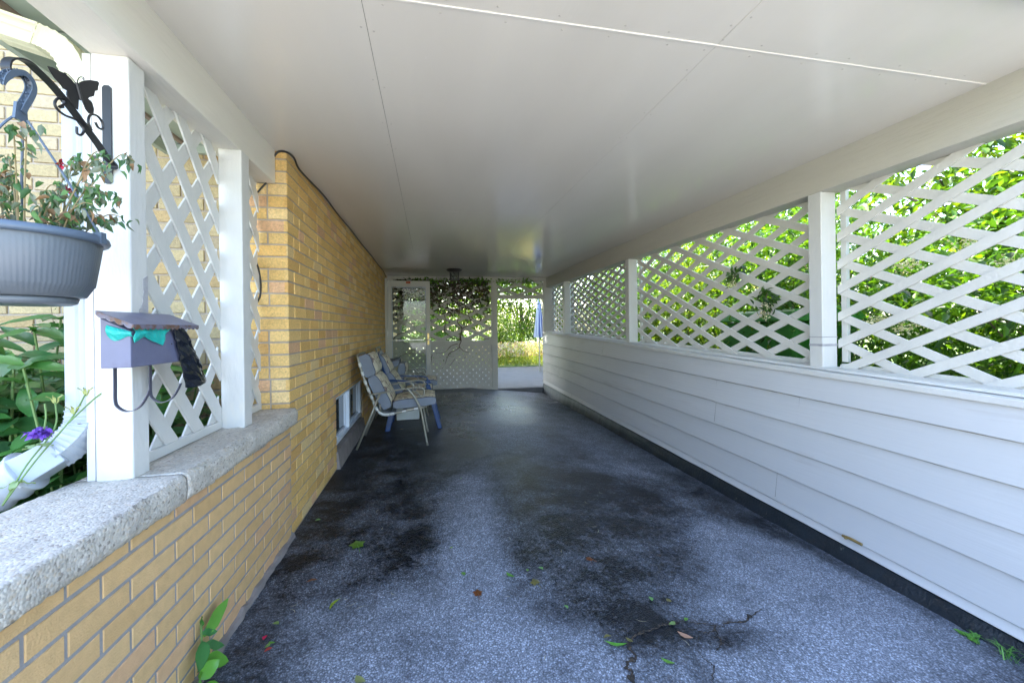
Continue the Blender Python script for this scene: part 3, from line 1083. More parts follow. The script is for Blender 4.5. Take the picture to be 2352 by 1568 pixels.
# ceiling lantern
lp = empty('ceiling_lamp', 'small dark lantern fixed to the ceiling near the back', 'lamp')
LX, LY = .44, 7.15
m = MB()
m.lathe([(.001, CZ - .002), (.135, CZ - .003), (.138, CZ - .012), (.125, CZ - .03), (.09, CZ - .05), (.075, CZ - .052), (.001, CZ - .052)], LX, LY, 32)
m.build('canopy', M['lampm'], lp, smooth=True)
m = MB()
n8 = 6
for i in range(n8):
    a = i * 2 * math.pi / n8 + .35
    b_ = a + 2 * math.pi / n8
    A = lambda t, z, r_=.082: (LX + r_ * math.cos(t), LY + r_ * math.sin(t), z)
    m.tube([A(a, CZ - .05), A(a, CZ - .185)], .005, 6)
    m.tube([A(a, CZ - .06), A(b_, CZ - .18)], .0035, 6)
    m.tube([A(b_, CZ - .06), A(a, CZ - .18)], .0035, 6)
m.lathe([(.07, CZ - .178), (.09, CZ - .178), (.09, CZ - .192), (.001, CZ - .195)], LX, LY, 24)
m.build('cage', M['lampm'], lp)
m = MB()
m.lathe([(.06, CZ - .055), (.06, CZ - .178)], LX, LY, 24)
m.build('glass', M['glass'], lp, smooth=True)

# ------------------------------------------------------------------ cables
m = MB()
P = [(-.868, HY - .01, 2.20), (-.84, HY - .012, 2.232), (-.80, HY - .014, 2.233), (-.772, HY + .03, 2.222), (-.77, HY + .12, 2.19), (-.775, 2.95, 2.205), (-.772, 3.3, 2.222), (-.77, 3.8, 2.21),
     (-.772, 4.4, 2.224), (-.77, 5.1, 2.212), (-.772, 5.9, 2.225), (-.77, 6.6, 2.21), (-.772, 7.3, 2.22), (-.775, 7.8, 2.17)]
m.tube(spline(P, 6), .006, 6)
thing('ceiling_cable', m, M['cable'], 'black cable clipped along the top of the brick side wall', 'cable')
m = MB()
m.tube(spline([(-.905, HY - .01, 2.05), (-.93, HY - .012, 2.02), (-.958, HY - .01, 1.985), (-.975, HY - .01, 1.96)], 5), .005, 6)
thing('corner_wire', m, M['cable'], 'short black wire end dropping below the beam at the house corner', 'cable')
m = MB()
m.tube(spline([(-.965, HY - .008, 1.60), (-.95, HY - .014, 1.55), (-.94, HY - .014, 1.47), (-.945, HY - .014, 1.40), (-.965, HY - .008, 1.36)], 6), .005, 6)
thing('wall_wire', m, M['cable'], 'black wire loop bowed against the corner bricks beside the narrow lattice', 'cable')

# ------------------------------------------------------------------ downspout
ds = empty('downspout', 'ribbed downspout bending in from the eave and out into a drain pipe', 'downspout')
def rprof(a, b, ribs=True):
    q = []
    for (x, y) in ((-a, -b), (a, -b), (a, b), (-a, b)):
        q.append((x, y))
    out = []
    for i in range(4):
        p, r = q[i], q[(i + 1) % 4]
        nrm = ((r[1] - p[1]), -(r[0] - p[0]))
        l_ = math.hypot(*nrm)
        for t in np.linspace(0, 1, 10)[:-1]:
            e = (.0025 if (int(t * 9) % 3 == 1 and ribs) else 0)
            out.append((p[0] + (r[0] - p[0]) * t + nrm[0] / l_ * -e, p[1] + (r[1] - p[1]) * t + nrm[1] / l_ * -e))
    return out
pr_ = rprof(.031, .036)
DX, DSY = -1.049, 1.505
m = MB()
m.sweep([(DX, DSY, .955), (DX, DSY, 1.955)], pr_, up=(0, 1, 0))
m.build('pipe', M['whitemetal'], ds)
def elbow(name, pts, mt, s0=1.05, rp=.05, n=5):
    P = spline(pts, n)
    m = MB()
    m.sweep(P, rprof(.031, .036, False), up=(0, 1, 0), scales=[s0 + (rp if i % 3 == 0 else -.02) for i in range(len(P))])
    return m.build(name, mt, ds)
elbow('upper_elbow', [(DX, DSY, 1.94), (DX - .002, DSY, 1.99), (DX - .015, DSY, 2.035), (DX - .04, DSY, 2.07), (DX - .075, DSY, 2.09), (DX - .10, DSY, 2.098)], M['cream'], n=6)
m = MB()
m.sweep([(DX - .095, DSY, 2.097), (DX - .21, DSY, 2.13)], pr_, up=(0, 1, 0), scales=[1.1, 1.1])
m.sweep([(DX - .205, DSY, 2.129), (-1.44, DSY, 2.205), (-1.47, DSY, 2.25)], pr_, up=(0, 1, 0))
m.build('offset_pipe', M['cream'], ds)
elbow('lower_elbow', [(DX, DSY, .965), (DX - .0, DSY - .004, .93), (DX - .003, DSY - .014, .905), (DX - .012, DSY - .03, .88), (DX - .026, DSY - .045, .858), (DX - .042, DSY - .06, .842)], M['whitemetal'], n=6)
m = MB()
P = [(DX - .032, DSY - .052, .85), (DX - .055, DSY - .068, .832), (DX - .075, DSY - .08, .817), (DX - .10, DSY - .09, .80)]
m.sweep(P, rprof(.04, .045, False), up=(0, 1, 0), scales=[.95, .97, 1.0, 1.1])
m.build('adapter', M['whitemetal'], ds, bevel=.003)
m = MB()
P = spline([(DX - .085, DSY - .085, .81), (DX - .15, DSY - .10, .765), (DX - .25, DSY - .115, .70), (DX - .38, DSY - .11, .60), (DX - .5, DSY - .12, .45), (DX - .6, DSY - .13, .3)], 10)
m.tube(P, .058, 24, scales=[1 + (.09 if i % 5 in (0, 1) else 0) for i in range(len(P))])
m.build('drain_pipe', M['whitemetal'], ds, smooth=True)
m = MB()
m.tube([(DX + .012, DSY - .037, .925), (DX + .012, DSY - .0445, .925)], .007, 10)
m.build('screw', M['rust'], ds)

# ------------------------------------------------------------------ wall bracket with butterfly
BX = -.935
br = empty('plant_bracket', 'black iron plant bracket with a butterfly and scrolls on the white post', 'bracket')
m = MB()
m.prism([(-.963 + .0, 1.4545, z) for z in ()] or [(-.963, 1.4548, 1.66), (-.957, 1.4548, 1.654), (-.945, 1.4548, 1.654), (-.940, 1.4548, 1.66), (-.940, 1.4548, 1.945), (-.945, 1.4548, 1.952), (-.957, 1.4548, 1.952), (-.963, 1.4548, 1.945)], (0, -.005, 0))
m.build('back_plate', M['black'], br)
arm = [(1.376, 1.709), (1.381, 1.694), (1.398, 1.682), (1.416, 1.687), (1.4485, 1.70), (1.4485, 1.712), (1.42, 1.725), (1.385, 1.752), (1.353, 1.772), (1.316, 1.795), (1.279, 1.817), (1.241, 1.835), (1.208, 1.845), (1.184, 1.851), (1.164, 1.847), (1.146, 1.837), (1.134, 1.823), (1.131, 1.806), (1.141, 1.797), (1.161, 1.803)]
m = MB()
m.strap(spline([(BX, y, z) for y, z in arm], 5), .004, .019, (1, 0, 0))
# strap() puts its width across "up x dir": widen across X
m.build('arm', M['black'], br)
for nm, q in (('scroll', [(1.278, 1.795), (1.266, 1.789), (1.28, 1.803), (1.279, 1.815), (1.262, 1.808), (1.253, 1.791), (1.262, 1.779), (1.284, 1.776), (1.313, 1.781), (1.334, 1.778), (1.342, 1.764), (1.334, 1.748), (1.32, 1.746), (1.319, 1.763)]),
              ('scroll', [(1.383, 1.807), (1.393, 1.797), (1.409, 1.801), (1.407, 1.82), (1.39, 1.829), (1.37, 1.823), (1.36, 1.81), (1.358, 1.793), (1.369, 1.777)])):
    m = MB()
    m.tube(spline([(BX, y, z) for y, z in q], 5), .0032, 6, up=(1, 0, 0))
    m.build(nm, M['black'], br)
bf = [(1.217, 1.865), (1.228, 1.87), (1.249, 1.873), (1.266, 1.877), (1.283, 1.873), (1.299, 1.865), (1.303, 1.866), (1.312, 1.882), (1.325, 1.894), (1.344, 1.907), (1.37, 1.92), (1.377, 1.918), (1.373, 1.906), (1.371, 1.893), (1.361, 1.886), (1.358, 1.87), (1.343, 1.859), (1.337, 1.852), (1.351, 1.848), (1.357, 1.833), (1.355, 1.819), (1.342, 1.812), (1.33, 1.818), (1.319, 1.836), (1.312, 1.834), (1.306, 1.831), (1.305, 1.816), (1.304, 1.803), (1.293, 1.805), (1.276, 1.815), (1.27, 1.824), (1.272, 1.836), (1.26, 1.835), (1.249, 1.843), (1.236, 1.847), (1.226, 1.855)]
m = MB()
m.prism([(-.92, y, z) for y, z in bf], (-.003, 0, 0))
m.tube(spline([(-.919, y, z) for y, z in ((1.3, 1.868), (1.286, 1.874), (1.272, 1.878), (1.26, 1.877))], 4), .0012, 5, up=(1, 0, 0))
m.tube(spline([(-.919, y, z) for y, z in ((1.3, 1.868), (1.302, 1.882), (1.309, 1.894), (1.32, 1.9), (1.322, 1.895), (1.316, 1.894))], 4), .0012, 5, up=(1, 0, 0))
m.tube([(-.9185, 1.297, 1.872), (-.9185, 1.312, 1.832)], .004, 8, up=(1, 0, 0))
m.build('butterfly', M['black'], br)

# hanging pot and its hanger
hb = empty('hanging_pot', 'blue-grey ribbed plastic pot hanging from the butterfly bracket', 'flowerpot')
HX, HYp = -.925, 1.15
def ribs(i, j, r):
    return r * (1 + (.006 if (j % 4 < 2 and 3 <= i <= 4) else 0))
m = MB()
m.lathe([(.001, 1.285), (.085, 1.285), (.104, 1.288), (.116, 1.312), (.119, 1.315), (.1345, 1.418), (.134, 1.42), (.130, 1.42), (.118, 1.32), (.02, 1.31)], HX, HYp, 360, ribs)
m.build('pot', M['pot'], hb, smooth=True)
m = MB()
m.lathe([(.1325, 1.418), (.145, 1.419), (.148, 1.425), (.1455, 1.4345), (.141, 1.438), (.136, 1.438), (.134, 1.425)], HX, HYp, 72)
m.build('rim', M['bluepl'], hb, smooth=True)
m = MB()
m.lathe([(.001, 1.268), (.078, 1.268), (.088, 1.272), (.092, 1.284), (.001, 1.284)], HX, HYp, 48)
m.build('drip_saucer', M['pot'], hb, smooth=True)
m = MB()
m.lathe([(.001, 1.412), (.13, 1.408)], HX, HYp, 32)
m.build('potting_soil', M['soil'], hb)
m = MB()
hk = [(1.112, 1.757), (1.114, 1.772), (1.123, 1.788), (1.138, 1.801), (1.155, 1.809), (1.171, 1.803), (1.177, 1.785), (1.169, 1.76), (1.157, 1.735), (1.149, 1.715)]
P = spline([(HX, y, z) for y, z in hk], 4)
n_ = len(P)
sc = [.35 + .65 * min(1, i / 6) for i in range(n_)]
for o in (-.0072, .0072):
    q = [(p[0], p[1], p[2]) for p in P]
    m.sweep(q, [(-.0062, o - .0011), (.0062, o - .0011), (.0062, o + .0011), (-.0062, o + .0011)], up=(1, 0, 0), scales=sc)
m.sweep(P, [(-.0008, -.0072), (.0008, -.0072), (.0008, .0072), (-.0008, .0072)], up=(1, 0, 0), scales=sc)
for i in range(2, n_ - 2, 2):
    a, b_ = Vector(P[i]), Vector(P[i + 1])
    d = (b_ - a).normalized()
    nn = Vector((0, -d.z, d.y)) * .008 * (1 if i % 4 else -1)
    m.tube([tuple(a + nn), tuple(b_ - nn)], .0014, 5)
m.prism([(HX - .003, 1.139, 1.735), (HX - .003, 1.163, 1.735), (HX - .003, 1.166, 1.695), (HX - .003, 1.134, 1.695)], (.006, 0, 0))
for k in range(3):
    a = R(8 + 120 * k)
    ex, ey = HX + .142 * math.cos(a), HYp + .142 * math.sin(a)
    m.tube(spline([(HX + .012 * math.cos(a), HYp + .014 * math.sin(a), 1.698), (HX + .03 * math.cos(a), HYp + .035 * math.sin(a), 1.665), (HX + .08 * math.cos(a), HYp + .08 * math.sin(a), 1.57), (ex, ey, 1.437)], 5), .0026, 6)
    m.box(ex - .008, ex + .008, ey - .008, ey + .008, 1.418, 1.445)
m.build('hanger', M['bluepl'], hb)

# wilted plant in the pot
pw = empty('wilted_plant', 'wilted leafy plant with a few red flowers in the hanging pot', 'potted plant')
m = MB()
LP, LD, LN, LL, LW, LC = [], [], [], [], [], []
for i in range(30):
    a = rnd.uniform(0, 6.28)
    r0 = rnd.uniform(.01, .09)
    lean = rnd.uniform(.03, .11)
    h = rnd.uniform(.08, .26)
    x0, y0 = HX + r0 * math.cos(a), HYp + r0 * math.sin(a)
    pts = [(x0, y0, 1.41), (x0 + lean * .4 * math.cos(a), y0 + lean * .4 * math.sin(a), 1.41 + h * .55), (x0 + lean * math.cos(a), y0 + lean * math.sin(a), 1.41 + h),
           (x0 + (lean + .03) * math.cos(a), y0 + (lean + .03) * math.sin(a), 1.41 + h * rnd.uniform(.8, 1.02))]
    P = spline(pts, 5)
    m.tube(P, .0022, 5, scales=[1 - .6 * k / len(P) for k in range(len(P))])
    for p in P[3:]:
        for _ in range(rnd.choice((1, 1, 2, 3))):
            LP.append((p[0] + rnd.gauss(0, .008), p[1] + rnd.gauss(0, .008), p[2] + rnd.gauss(0, .006)))
            b_ = rnd.uniform(0, 6.28)
            LD.append((math.cos(b_), math.sin(b_), rnd.uniform(-2.2, .1)))
            LN.append((rnd.gauss(0, .6), rnd.gauss(0, .6), 1))
            LL.append(rnd.uniform(.013, .028))
            LW.append(rnd.uniform(.009, .016))
            LC.append(rnd.choice([(.06, .15, .06), (.05, .12, .05), (.09, .19, .07), (.16, .20, .14), (.14, .18, .12), (.19, .21, .15), (.25, .15, .08), (.10, .21, .06)]))
m.build('stems', mat('pale_stem', (.25, .19, .09), .7, .2, 20), pw)
leaf_mesh('leaves', LP, LD, LN, LL, LW, LC, M['wilt'], pw, curl=.55, fold=.35)
fl = [(-.85, 1.15, 1.60), (-.87, 1.2, 1.555)]
k = 16
P = np.repeat(np.array(fl), 8, 0) + rng.normal(0, .003, (k, 3))
leaf_mesh('blossoms', P, rdir(k), rdir(k), .012, .009, pick_cols(k, [(.35, .015, .05), (.28, .02, .06), (.2, .02, .03)]), M['petal'], pw)

# ------------------------------------------------------------------ mailbox
mbx = empty('mailbox', 'purple-grey metal mailbox with a scalloped rusty lid on the white post', 'mailbox')
XB, XF, YA, YB, ZA = -.887, -.815, 1.318, 1.578, 1.103
m = MB()
prof = [(XB, ZA), (XF, ZA), (XF, 1.205), (XB, 1.243)]
m.prism([(x, YA, z) for x, z in prof], (0, YB - YA, 0))
m.build('body', M['mail'], mbx, bevel=.0025)
m = MB()
ya, yb = YA - .012, YB + .05
bx_, fx_ = XB - .001, XF + .014
zb_, zf_ = 1.262, 1.224
m.hexa([(bx_, ya, zb_ - .002), (fx_, ya, zf_ - .002), (fx_, yb, zf_ - .002), (bx_, yb, zb_ - .002), (bx_, ya, zb_), (fx_, ya, zf_), (fx_, yb, zf_), (bx_, yb, zb_)])
m.build('lid', M['mail'], mbx)
m = MB()
ns = 14
q = [(fx_ + .0003, ya, zf_ - .0005)]
sc_pts = []
for i in range(ns):
    for t in range(5):
        yy = ya + (yb - ya) * (i + t / 5) / ns
        sc_pts.append((fx_ + .0003, yy, zf_ - .010 - .006 * math.sin(math.pi * t / 5)))
sc_pts.append((fx_ + .0003, yb, zf_ - .010))
m.prism(q + sc_pts + [(fx_ + .0003, yb, zf_ - .0005)], (.0015, 0, 0))
sd_ = []
for i in range(4):
    for t in range(5):
        u = (i + t / 5) / 4
        sd_.append((bx_ + (fx_ - bx_) * u, ya - .0003, zb_ + (zf_ - zb_) * u - .010 - .006 * math.sin(math.pi * t / 5)))
m.prism([(bx_, ya - .0003, zb_ - .0005)] + sd_ + [(fx_, ya - .0003, zf_ - .010), (fx_, ya - .0003, zf_ - .0005)], (0, -.0015, 0))
m.build('scalloped_edge', M['rust'], mbx)
for yh in (1.352, 1.50):
    m = MB()
    P = [(-.875, yh, ZA + .001), (-.875, yh, 1.05), (-.875, yh, 1.01), (-.870, yh, .992), (-.852, yh, .978), (-.832, yh, .978), (-.812, yh, .992), (-.797, yh, 1.018), (-.790, yh, 1.035)]
    m.strap(spline(P, 4), .0022, .013, (0, 1, 0))
    m.build('paper_hook', M['hook'], mbx)
m = MB()
for y, z in ((1.45, 1.165), (1.50, 1.163)):
    m = MB()
    m.tube([(XF - .001, y, z), (XF + .0012, y, z)], .0022, 8)
    m.build('rivet_hole', M['gap'], mbx)
def lin(p, n):
    return [(a[0] + (b_[0] - a[0]) * t / n, a[1] + (b_[1] - a[1]) * t / n) for a, b_ in zip(p[:-1], p[1:]) for t in range(n)] + [p[-1]]
m = MB()
def sheet(mb, grid):
    n_, k_ = len(grid), len(grid[0])
    mb.add([p for r_ in grid for p in r_], [(i * k_ + j, i * k_ + j + 1, (i + 1) * k_ + j + 1, (i + 1) * k_ + j) for i in range(n_ - 1) for j in range(k_ - 1)])
lo = [(1.320, 1.187), (1.325, 1.172), (1.345, 1.181), (1.362, 1.189), (1.372, 1.186), (1.395, 1.176), (1.422, 1.168), (1.448, 1.160), (1.452, 1.172), (1.446, 1.185), (1.462, 1.196), (1.475, 1.208)]
gr = []
for t in range(6):
    gr.append([(XF + .003 + .006 * math.sin(t * .6) + .002 * rnd.random(), q[0] + .003 * rnd.gauss(0, .5), 1.214 + (q[1] - 1.214) * t / 5) for q in lin(lo, 3)])
sheet(m, gr)
gr = []
for t in range(5):
    gr.append([(XB + .018 + (XF - XB - .012) * u, YA - .003 - .004 * math.sin(t) - .002 * rnd.random(), 1.222 - .02 * u - t / 4 * (.030 + .012 * math.sin(u * 5)) * (1 - .35 * u)) for u in np.linspace(0, 1, 8)])
sheet(m, gr)
o = m.build('plastic_bag', M['teal'])
tag(o, 'teal plastic bag poking out under the mailbox lid', 'bag')
o.modifiers.new('s', 'SOLIDIFY').thickness = .0008
m = MB()
gr = []
for t in range(15):
    u = t / 14
    yl, yr = 1.492 + .075 * u, 1.545 + .135 * u ** .8
    z0_ = 1.214 - .205 * u
    row = []
    for s_ in range(9):
        v = s_ / 8
        bul = .016 * math.sin(math.pi * v) * (.3 + u * .7)
        row.append((XF + .006 + bul + .004 * rnd.gauss(0, .6), yl + (yr - yl) * v + .002 * rnd.gauss(0, 1), z0_ + .012 * u * v + .002 * rnd.gauss(0, 1)))
    gr.append(row)
sheet(m, gr)
o = m.build('rubbish_bag', M['bag'])
tag(o, 'crumpled black plastic bag hanging from the end of the mailbox', 'bag')
o.modifiers.new('s', 'SOLIDIFY').thickness = .006

# ------------------------------------------------------------------ patio chairs
def pad(name, p0, p1, nrm, th, y0, y1, mats, parent=None, nu=14, nv=10):
    """soft boxed cushion between side-profile points p0 and p1 (x,z); nrm points to the patterned face"""
    p0, p1, nrm = Vector((p0[0], 0, p0[1])), Vector((p1[0], 0, p1[1])), Vector((nrm[0], 0, nrm[1])).normalized()
    m = MB()
    def bulge(u, v):
        return (1 - abs(2 * u - 1) ** 3.2) ** .5 * (1 - abs(2 * v - 1) ** 5) ** .35
    top, bot = [], []
    for i in range(nu + 1):
        for j in range(nv + 1):
            u, v = i / nu, j / nv
            c_ = p0.lerp(p1, u)
            y = y0 + (y1 - y0) * v
            h = th * (.40 * (1 - .35 * abs(2 * u - 1) ** 6) + .16 * bulge(u, v)) + .003 * math.sin(9 * v + 4 * u) * math.sin(7 * u)
            top.append((c_ + nrm * h) + Vector((0, y, 0)))
            bot.append((c_ - nrm * (th * (.36 * (1 - .35 * abs(2 * u - 1) ** 6) + .10 * bulge(u, v)))) + Vector((0, y, 0)))
    K = nv + 1
    def faces(flip):
        q = [(i * K + j, i * K + j + 1, (i + 1) * K + j + 1, (i + 1) * K + j) for i in range(nu) for j in range(nv)]
        return [t[::-1] for t in q] if flip else q
    m.m = 0
    m.add(top, faces(True))
    m.m = 1
    m.add(bot, faces(False))
    edge = [i * K for i in range(nu + 1)] + [nu * K + j for j in range(1, K)] + [i * K + nv for i in range(nu - 1, -1, -1)] + [j for j in range(nv - 1, 0, -1)]
    n_ = len(edge)
    m.add([top[e] for e in edge] + [bot[e] for e in edge], [(i, (i + 1) % n_, n_ + (i + 1) % n_, n_ + i) for i in range(n_)])
    m.m = 2
    loop = [tuple(top[e]) for e in edge]
    m.tube(loop + [loop[0]], .0045, 6)
    return m.build(name, mats, parent, smooth=True)
CM = [M['floral'], M['cush'], M['pipe']]

def tube_chair(label, dx=0., ya=4.27, yb=4.83):
    root = empty('patio_chair', label, 'chair', group='tube-framed patio chairs')
    sidep = [(-.704, .905), (-.675, .789), (-.638, .668), (-.601, .571), (-.564, .473), (-.535, .399), (-.49, .348), (-.44, .335), (-.381, .340), (-.223, .368), (-.065, .392)]
    m = MB()
    a = [(x + dx, ya + .035, z) for x, z in sidep]
    b_ = [(x + dx, yb - .035, z) for x, z in sidep]
    top = [(-.715 + dx, ya + .06, .935), (-.718 + dx, ya + .1, .945), (-.718 + dx, yb - .1, .945), (-.715 + dx, yb - .06, .935)]
    front = [(-.052 + dx, yb - .05, .394), (-.05 + dx, yb - .09, .394), (-.05 + dx, ya + .09, .394), (-.052 + dx, ya + .05, .394)]
    m.tube(spline(a[::-1] + top + b_ + front + [a[-1]], 4), .0125, 10)
    m.build('seat_frame', M['tube'], root, smooth=True)
    m = MB()
    cl = spline([(x, 0, z) for x, z in sidep], 8)
    for i in range(4, len(cl) - 3, 6):
        p, q = Vector(cl[i]), Vector(cl[i + 1])
        d = (q - p).normalized()
        nn = Vector((-d.z, 0, d.x))
        for s_ in (.0142,):
            A = [(p.x + dx - d.x * .02, 0, p.z - d.z * .02), (p.x + dx + d.x * .02, 0, p.z + d.z * .02)]
        m.strap([(p.x + dx, ya + .028, p.z), (p.x + dx, yb - .028, p.z)], .042, .004, tuple(nn))
        for ys in (ya + .035, yb - .035):
            m.tube([(p.x + dx - d.x * .02, ys, p.z - d.z * .02), (p.x + dx + d.x * .02, ys, p.z + d.z * .02)], .0152, 10)
    m.build('straps', M['strap'], root)
    for y, s_ in ((ya, 1), (yb, -1)):
        ar = [(-.612, .545), (-.43, .570), (-.26, .594), (-.14, .606), (-.09, .600), (-.062, .575), (-.06, .540), (-.078, .517), (-.11, .512), (-.128, .516)]
        m = MB()
        m.strap(spline([(x + dx, y, z) for x, z in ar], 5), .030, .012, (0, 1, 0)) if False else m.sweep(spline([(x + dx, y, z) for x, z in ar], 5), [(.017 * math.cos(t), .0085 * math.sin(t)) for t in np.linspace(0, 6.283, 13)[:-1]], up=(0, 0, 1))
        m.build('armrest', M['tube'], root, smooth=True)
        m = MB()
        m.tube([(-.498 + dx, y, .556), (-.60 + dx, y, .30), (-.726 + dx, y, .007)], .0115, 10)
        m.tube([(-.498 + dx, y, .45), (-.5 + dx, y + .035 * s_, .36)], .008, 8)
        m.build('leg', M['tube'], root, smooth=True)
        m = MB()
        m.tube(spline([(-.228 + dx, y, .592), (-.18 + dx, y, .54), (-.142 + dx, y, .477), (-.096 + dx, y, .368), (-.062 + dx, y, .18), (-.034 + dx, y, .004)], 4), .0115, 10)
        m.tube([(-.107 + dx, y, .392), (-.1 + dx, y + .035 * s_, .386)], .008, 8)
        m.build('leg', M['tube'], root, smooth=True)
        m = MB()
        m.tube([(-.2 + dx, y, .600), (-.09 + dx, y, .514)], .006, 8)
        m.build('arm_brace', M['tube'], root, smooth=True)
    return root
tube_chair('tube-framed patio chair nearest the camera, beside the basement window')
cu = empty('chair_cushion', 'grey floral cushion with headrest on the nearest tube-framed chair', 'cushion', group='floral chair cushions')
ya, yb = 4.31, 4.79
pad('head_pad', (-.665, .945), (-.59, .727), (.95, .30), .16, ya, yb, CM, cu)
pad('back_pad', (-.585, .725), (-.425, .395), (.92, .42), .145, ya, yb, CM, cu)
pad('seat_pad', (-.375, .425), (.06, .455), (-.07, 1), .115, ya, yb, CM, cu)
# blue stacking chair in the middle
bc = empty('plastic_chair', 'blue plastic armchair standing between the two tube-framed chairs', 'chair')
by0, by1 = 4.97, 5.53
for y, s_ in ((by0, 1), (by1, -1)):
    m = MB()
    m.hexa([(.085, y, 0), (.135, y, 0), (.135, y + .05 * s_, 0), (.085, y + .05 * s_, 0), (-.055, y + .01 * s_, .53), (.0, y + .01 * s_, .53), (.0, y + .06 * s_, .53), (-.055, y + .06 * s_, .53)])
    m.build('leg', M['bluechair'], bc, bevel=.008)
    m = MB()
    m.hexa([(-.53, y, 0), (-.47, y, 0), (-.47, y + .05 * s_, 0), (-.53, y + .05 * s_, 0), (-.44, y + .03 * s_, .42), (-.36, y + .03 * s_, .42), (-.36, y + .08 * s_, .42), (-.44, y + .08 * s_, .42)])
    m.build('leg', M['bluechair'], bc, bevel=.008)
    m = MB()
    m.sweep(spline([(-.51, y + .05 * s_, .60), (-.4, y + .03 * s_, .595), (-.2, y + .02 * s_, .580), (-.07, y + .025 * s_, .570), (-.035, y + .03 * s_, .55), (-.025, y + .035 * s_, .51)], 4), [(-.03, -.008), (.03, -.008), (.03, .008), (-.03, .008)])
    m.build('armrest', M['bluechair'], bc, bevel=.004)
m = MB()
sheet(m, [[(x, y, .40 + .02 * (x + .2) - .02 * math.sin(math.pi * (y - by0) / (by1 - by0)) * (1 if x < .0 else .4) - (.05 if x > .02 else 0)) for y in np.linspace(by0 + .04, by1 - .04, 9)] for x in (-.42, -.3, -.15, -.02, .03, .045)])
o = m.build('seat', M['bluechair'], bc, smooth=True)
o.modifiers.new('s', 'SOLIDIFY').thickness = .02
m = MB()
for i in range(7):
    y = by0 + .06 + i * (by1 - by0 - .16) / 6
    m.sweep([(-.41, y + .02, .40), (-.5, y + .02, .62), (-.575, y + .02, .86)], [(-.025, -.006), (.025, -.006), (.025, .006), (-.025, .006)], up=(1, 0, 0))
m.sweep(spline([(-.40, by0 + .03, .40), (-.5, by0 + .02, .64), (-.58, by0 + .04, .85), (-.595, by0 + .14, .90), (-.6, (by0 + by1) / 2, .91), (-.595, by1 - .14, .90), (-.58, by1 - .04, .85), (-.5, by1 - .02, .64), (-.40, by1 - .03, .40)], 5), [(-.025, -.01), (.025, -.01), (.025, .01), (-.025, .01)], up=(1, 0, 0))
m.build('backrest', M['bluechair'], bc, bevel=.003)
cu = empty('chair_cushion', 'grey floral cushion with headrest on the blue plastic chair', 'cushion', group='floral chair cushions')
ya, yb = 5.03, 5.47
pad('head_pad', (-.60, .885), (-.50, .675), (.93, .36), .12, ya, yb, CM, cu)
pad('back_pad', (-.50, .675), (-.345, .41), (.90, .44), .12, ya, yb, CM, cu)
pad('seat_pad', (-.30, .435), (.03, .45), (-.03, 1), .08, ya, yb, CM, cu)
tube_chair('tube-framed patio chair farthest from the camera, near the storm door', dx=0., ya=5.72, yb=6.28)
cu = empty('chair_cushion', 'slumped grey floral cushion folded over on the farthest tube-framed chair', 'cushion', group='floral chair cushions')
pad('head_pad', (-.60, .71), (-.42, .735), (.1, 1), .11, 5.78, 6.22, [M['cush'], M['cush'], M['pipe']], cu)
pad('back_pad', (-.375, .73), (-.41, .42), (.99, -.1), .12, 5.78, 6.22, CM, cu)
pad('seat_pad', (-.33, .44), (.10, .45), (-.05, 1), .115, 5.76, 6.24, CM, cu)
m = MB()
m.box(-.435, -.145, 5.50, 5.72, .012, .16)
o = m.build('storage_box', M['carton'], bevel=.006)
tag(o, 'white box on the ground under the patio chairs', 'box')
m = MB()
m.box(-.445, -.135, 5.49, 5.73, .14, .165)
m.build('lid', M['carton'], o, bevel=.005)

# ------------------------------------------------------------------ litter on the asphalt
def star_leaf(x, y, r, rot, lobes, depth):
    pts = []
    n_ = lobes * 2
    for i in range(n_):
        a = rot + i * 2 * math.pi / n_
        rr = r * (1 if i % 2 == 0 else depth)
        pts.append((x + rr * math.cos(a), y + rr * math.sin(a), gz(x, y) + .004 + rnd.uniform(0, .006)))
    return pts
def ground_leaf(name, x, y, L_, W_, rot, col, label, cat='leaf', star=False, group='leaves scattered on the asphalt', mt='gleaf'):
    m = MB()
    m.col = col
    z = gz(x, y) + .004
    if star:
        q = star_leaf(x, y, L_ * .85, rot, 5, .66)
        m.add([(x, y, z + .008)] + q, [(0, 1 + i, 1 + (i + 1) % len(q)) for i in range(len(q))])
        m.tube([(x, y, z + .006), (x - L_ * 1.6 * math.cos(rot + 1.3), y - L_ * 1.6 * math.sin(rot + 1.3), z + .002)], .0012, 5)
    else:
        d = Vector((math.cos(rot), math.sin(rot), 0))
        t = Vector((-d.y, d.x, 0))
        ce, le, re = [], [], []
        for u, wv in ((0, .03), (.2, .6), (.45, 1), (.7, .8), (1, .02)):
            p = Vector((x, y, z)) + d * L_ * (u - .5) + t * (.18 * L_ * math.sin(u * 3))
            h = .10 * L_ * (u - .4) ** 2 + .002
            ce.append(tuple(p + Vector((0, 0, h))))
            le.append(tuple(p + t * W_ * .5 * wv + Vector((0, 0, h + .12 * W_ * wv))))
            re.append(tuple(p - t * W_ * .5 * wv + Vector((0, 0, h + .15 * W_ * wv))))
        n_ = 5
        m.add(ce + le + re, [(i, i + 1, n_ + i + 1, n_ + i) for i in range(4)] + [(i + 1, i, 2 * n_ + i, 2 * n_ + i + 1) for i in range(4)])
    return thing(name, m, M[mt], label, cat, group, smooth=True)
GR, YG, BRN, OLV = (.10, .26, .04), (.24, .34, .03), (.16, .055, .02), (.15, .14, .05)
ground_leaf('fallen_leaf', -.407, 2.38, .055, .05, .6, (.11, .22, .03), 'largest green lobed leaf on the asphalt, in front of the chairs', star=True)
ground_leaf('fallen_leaf', -.416, 1.892, .075, .016, 1.1, YG, 'curled yellow-green leaf left of the pale middle of the driveway')
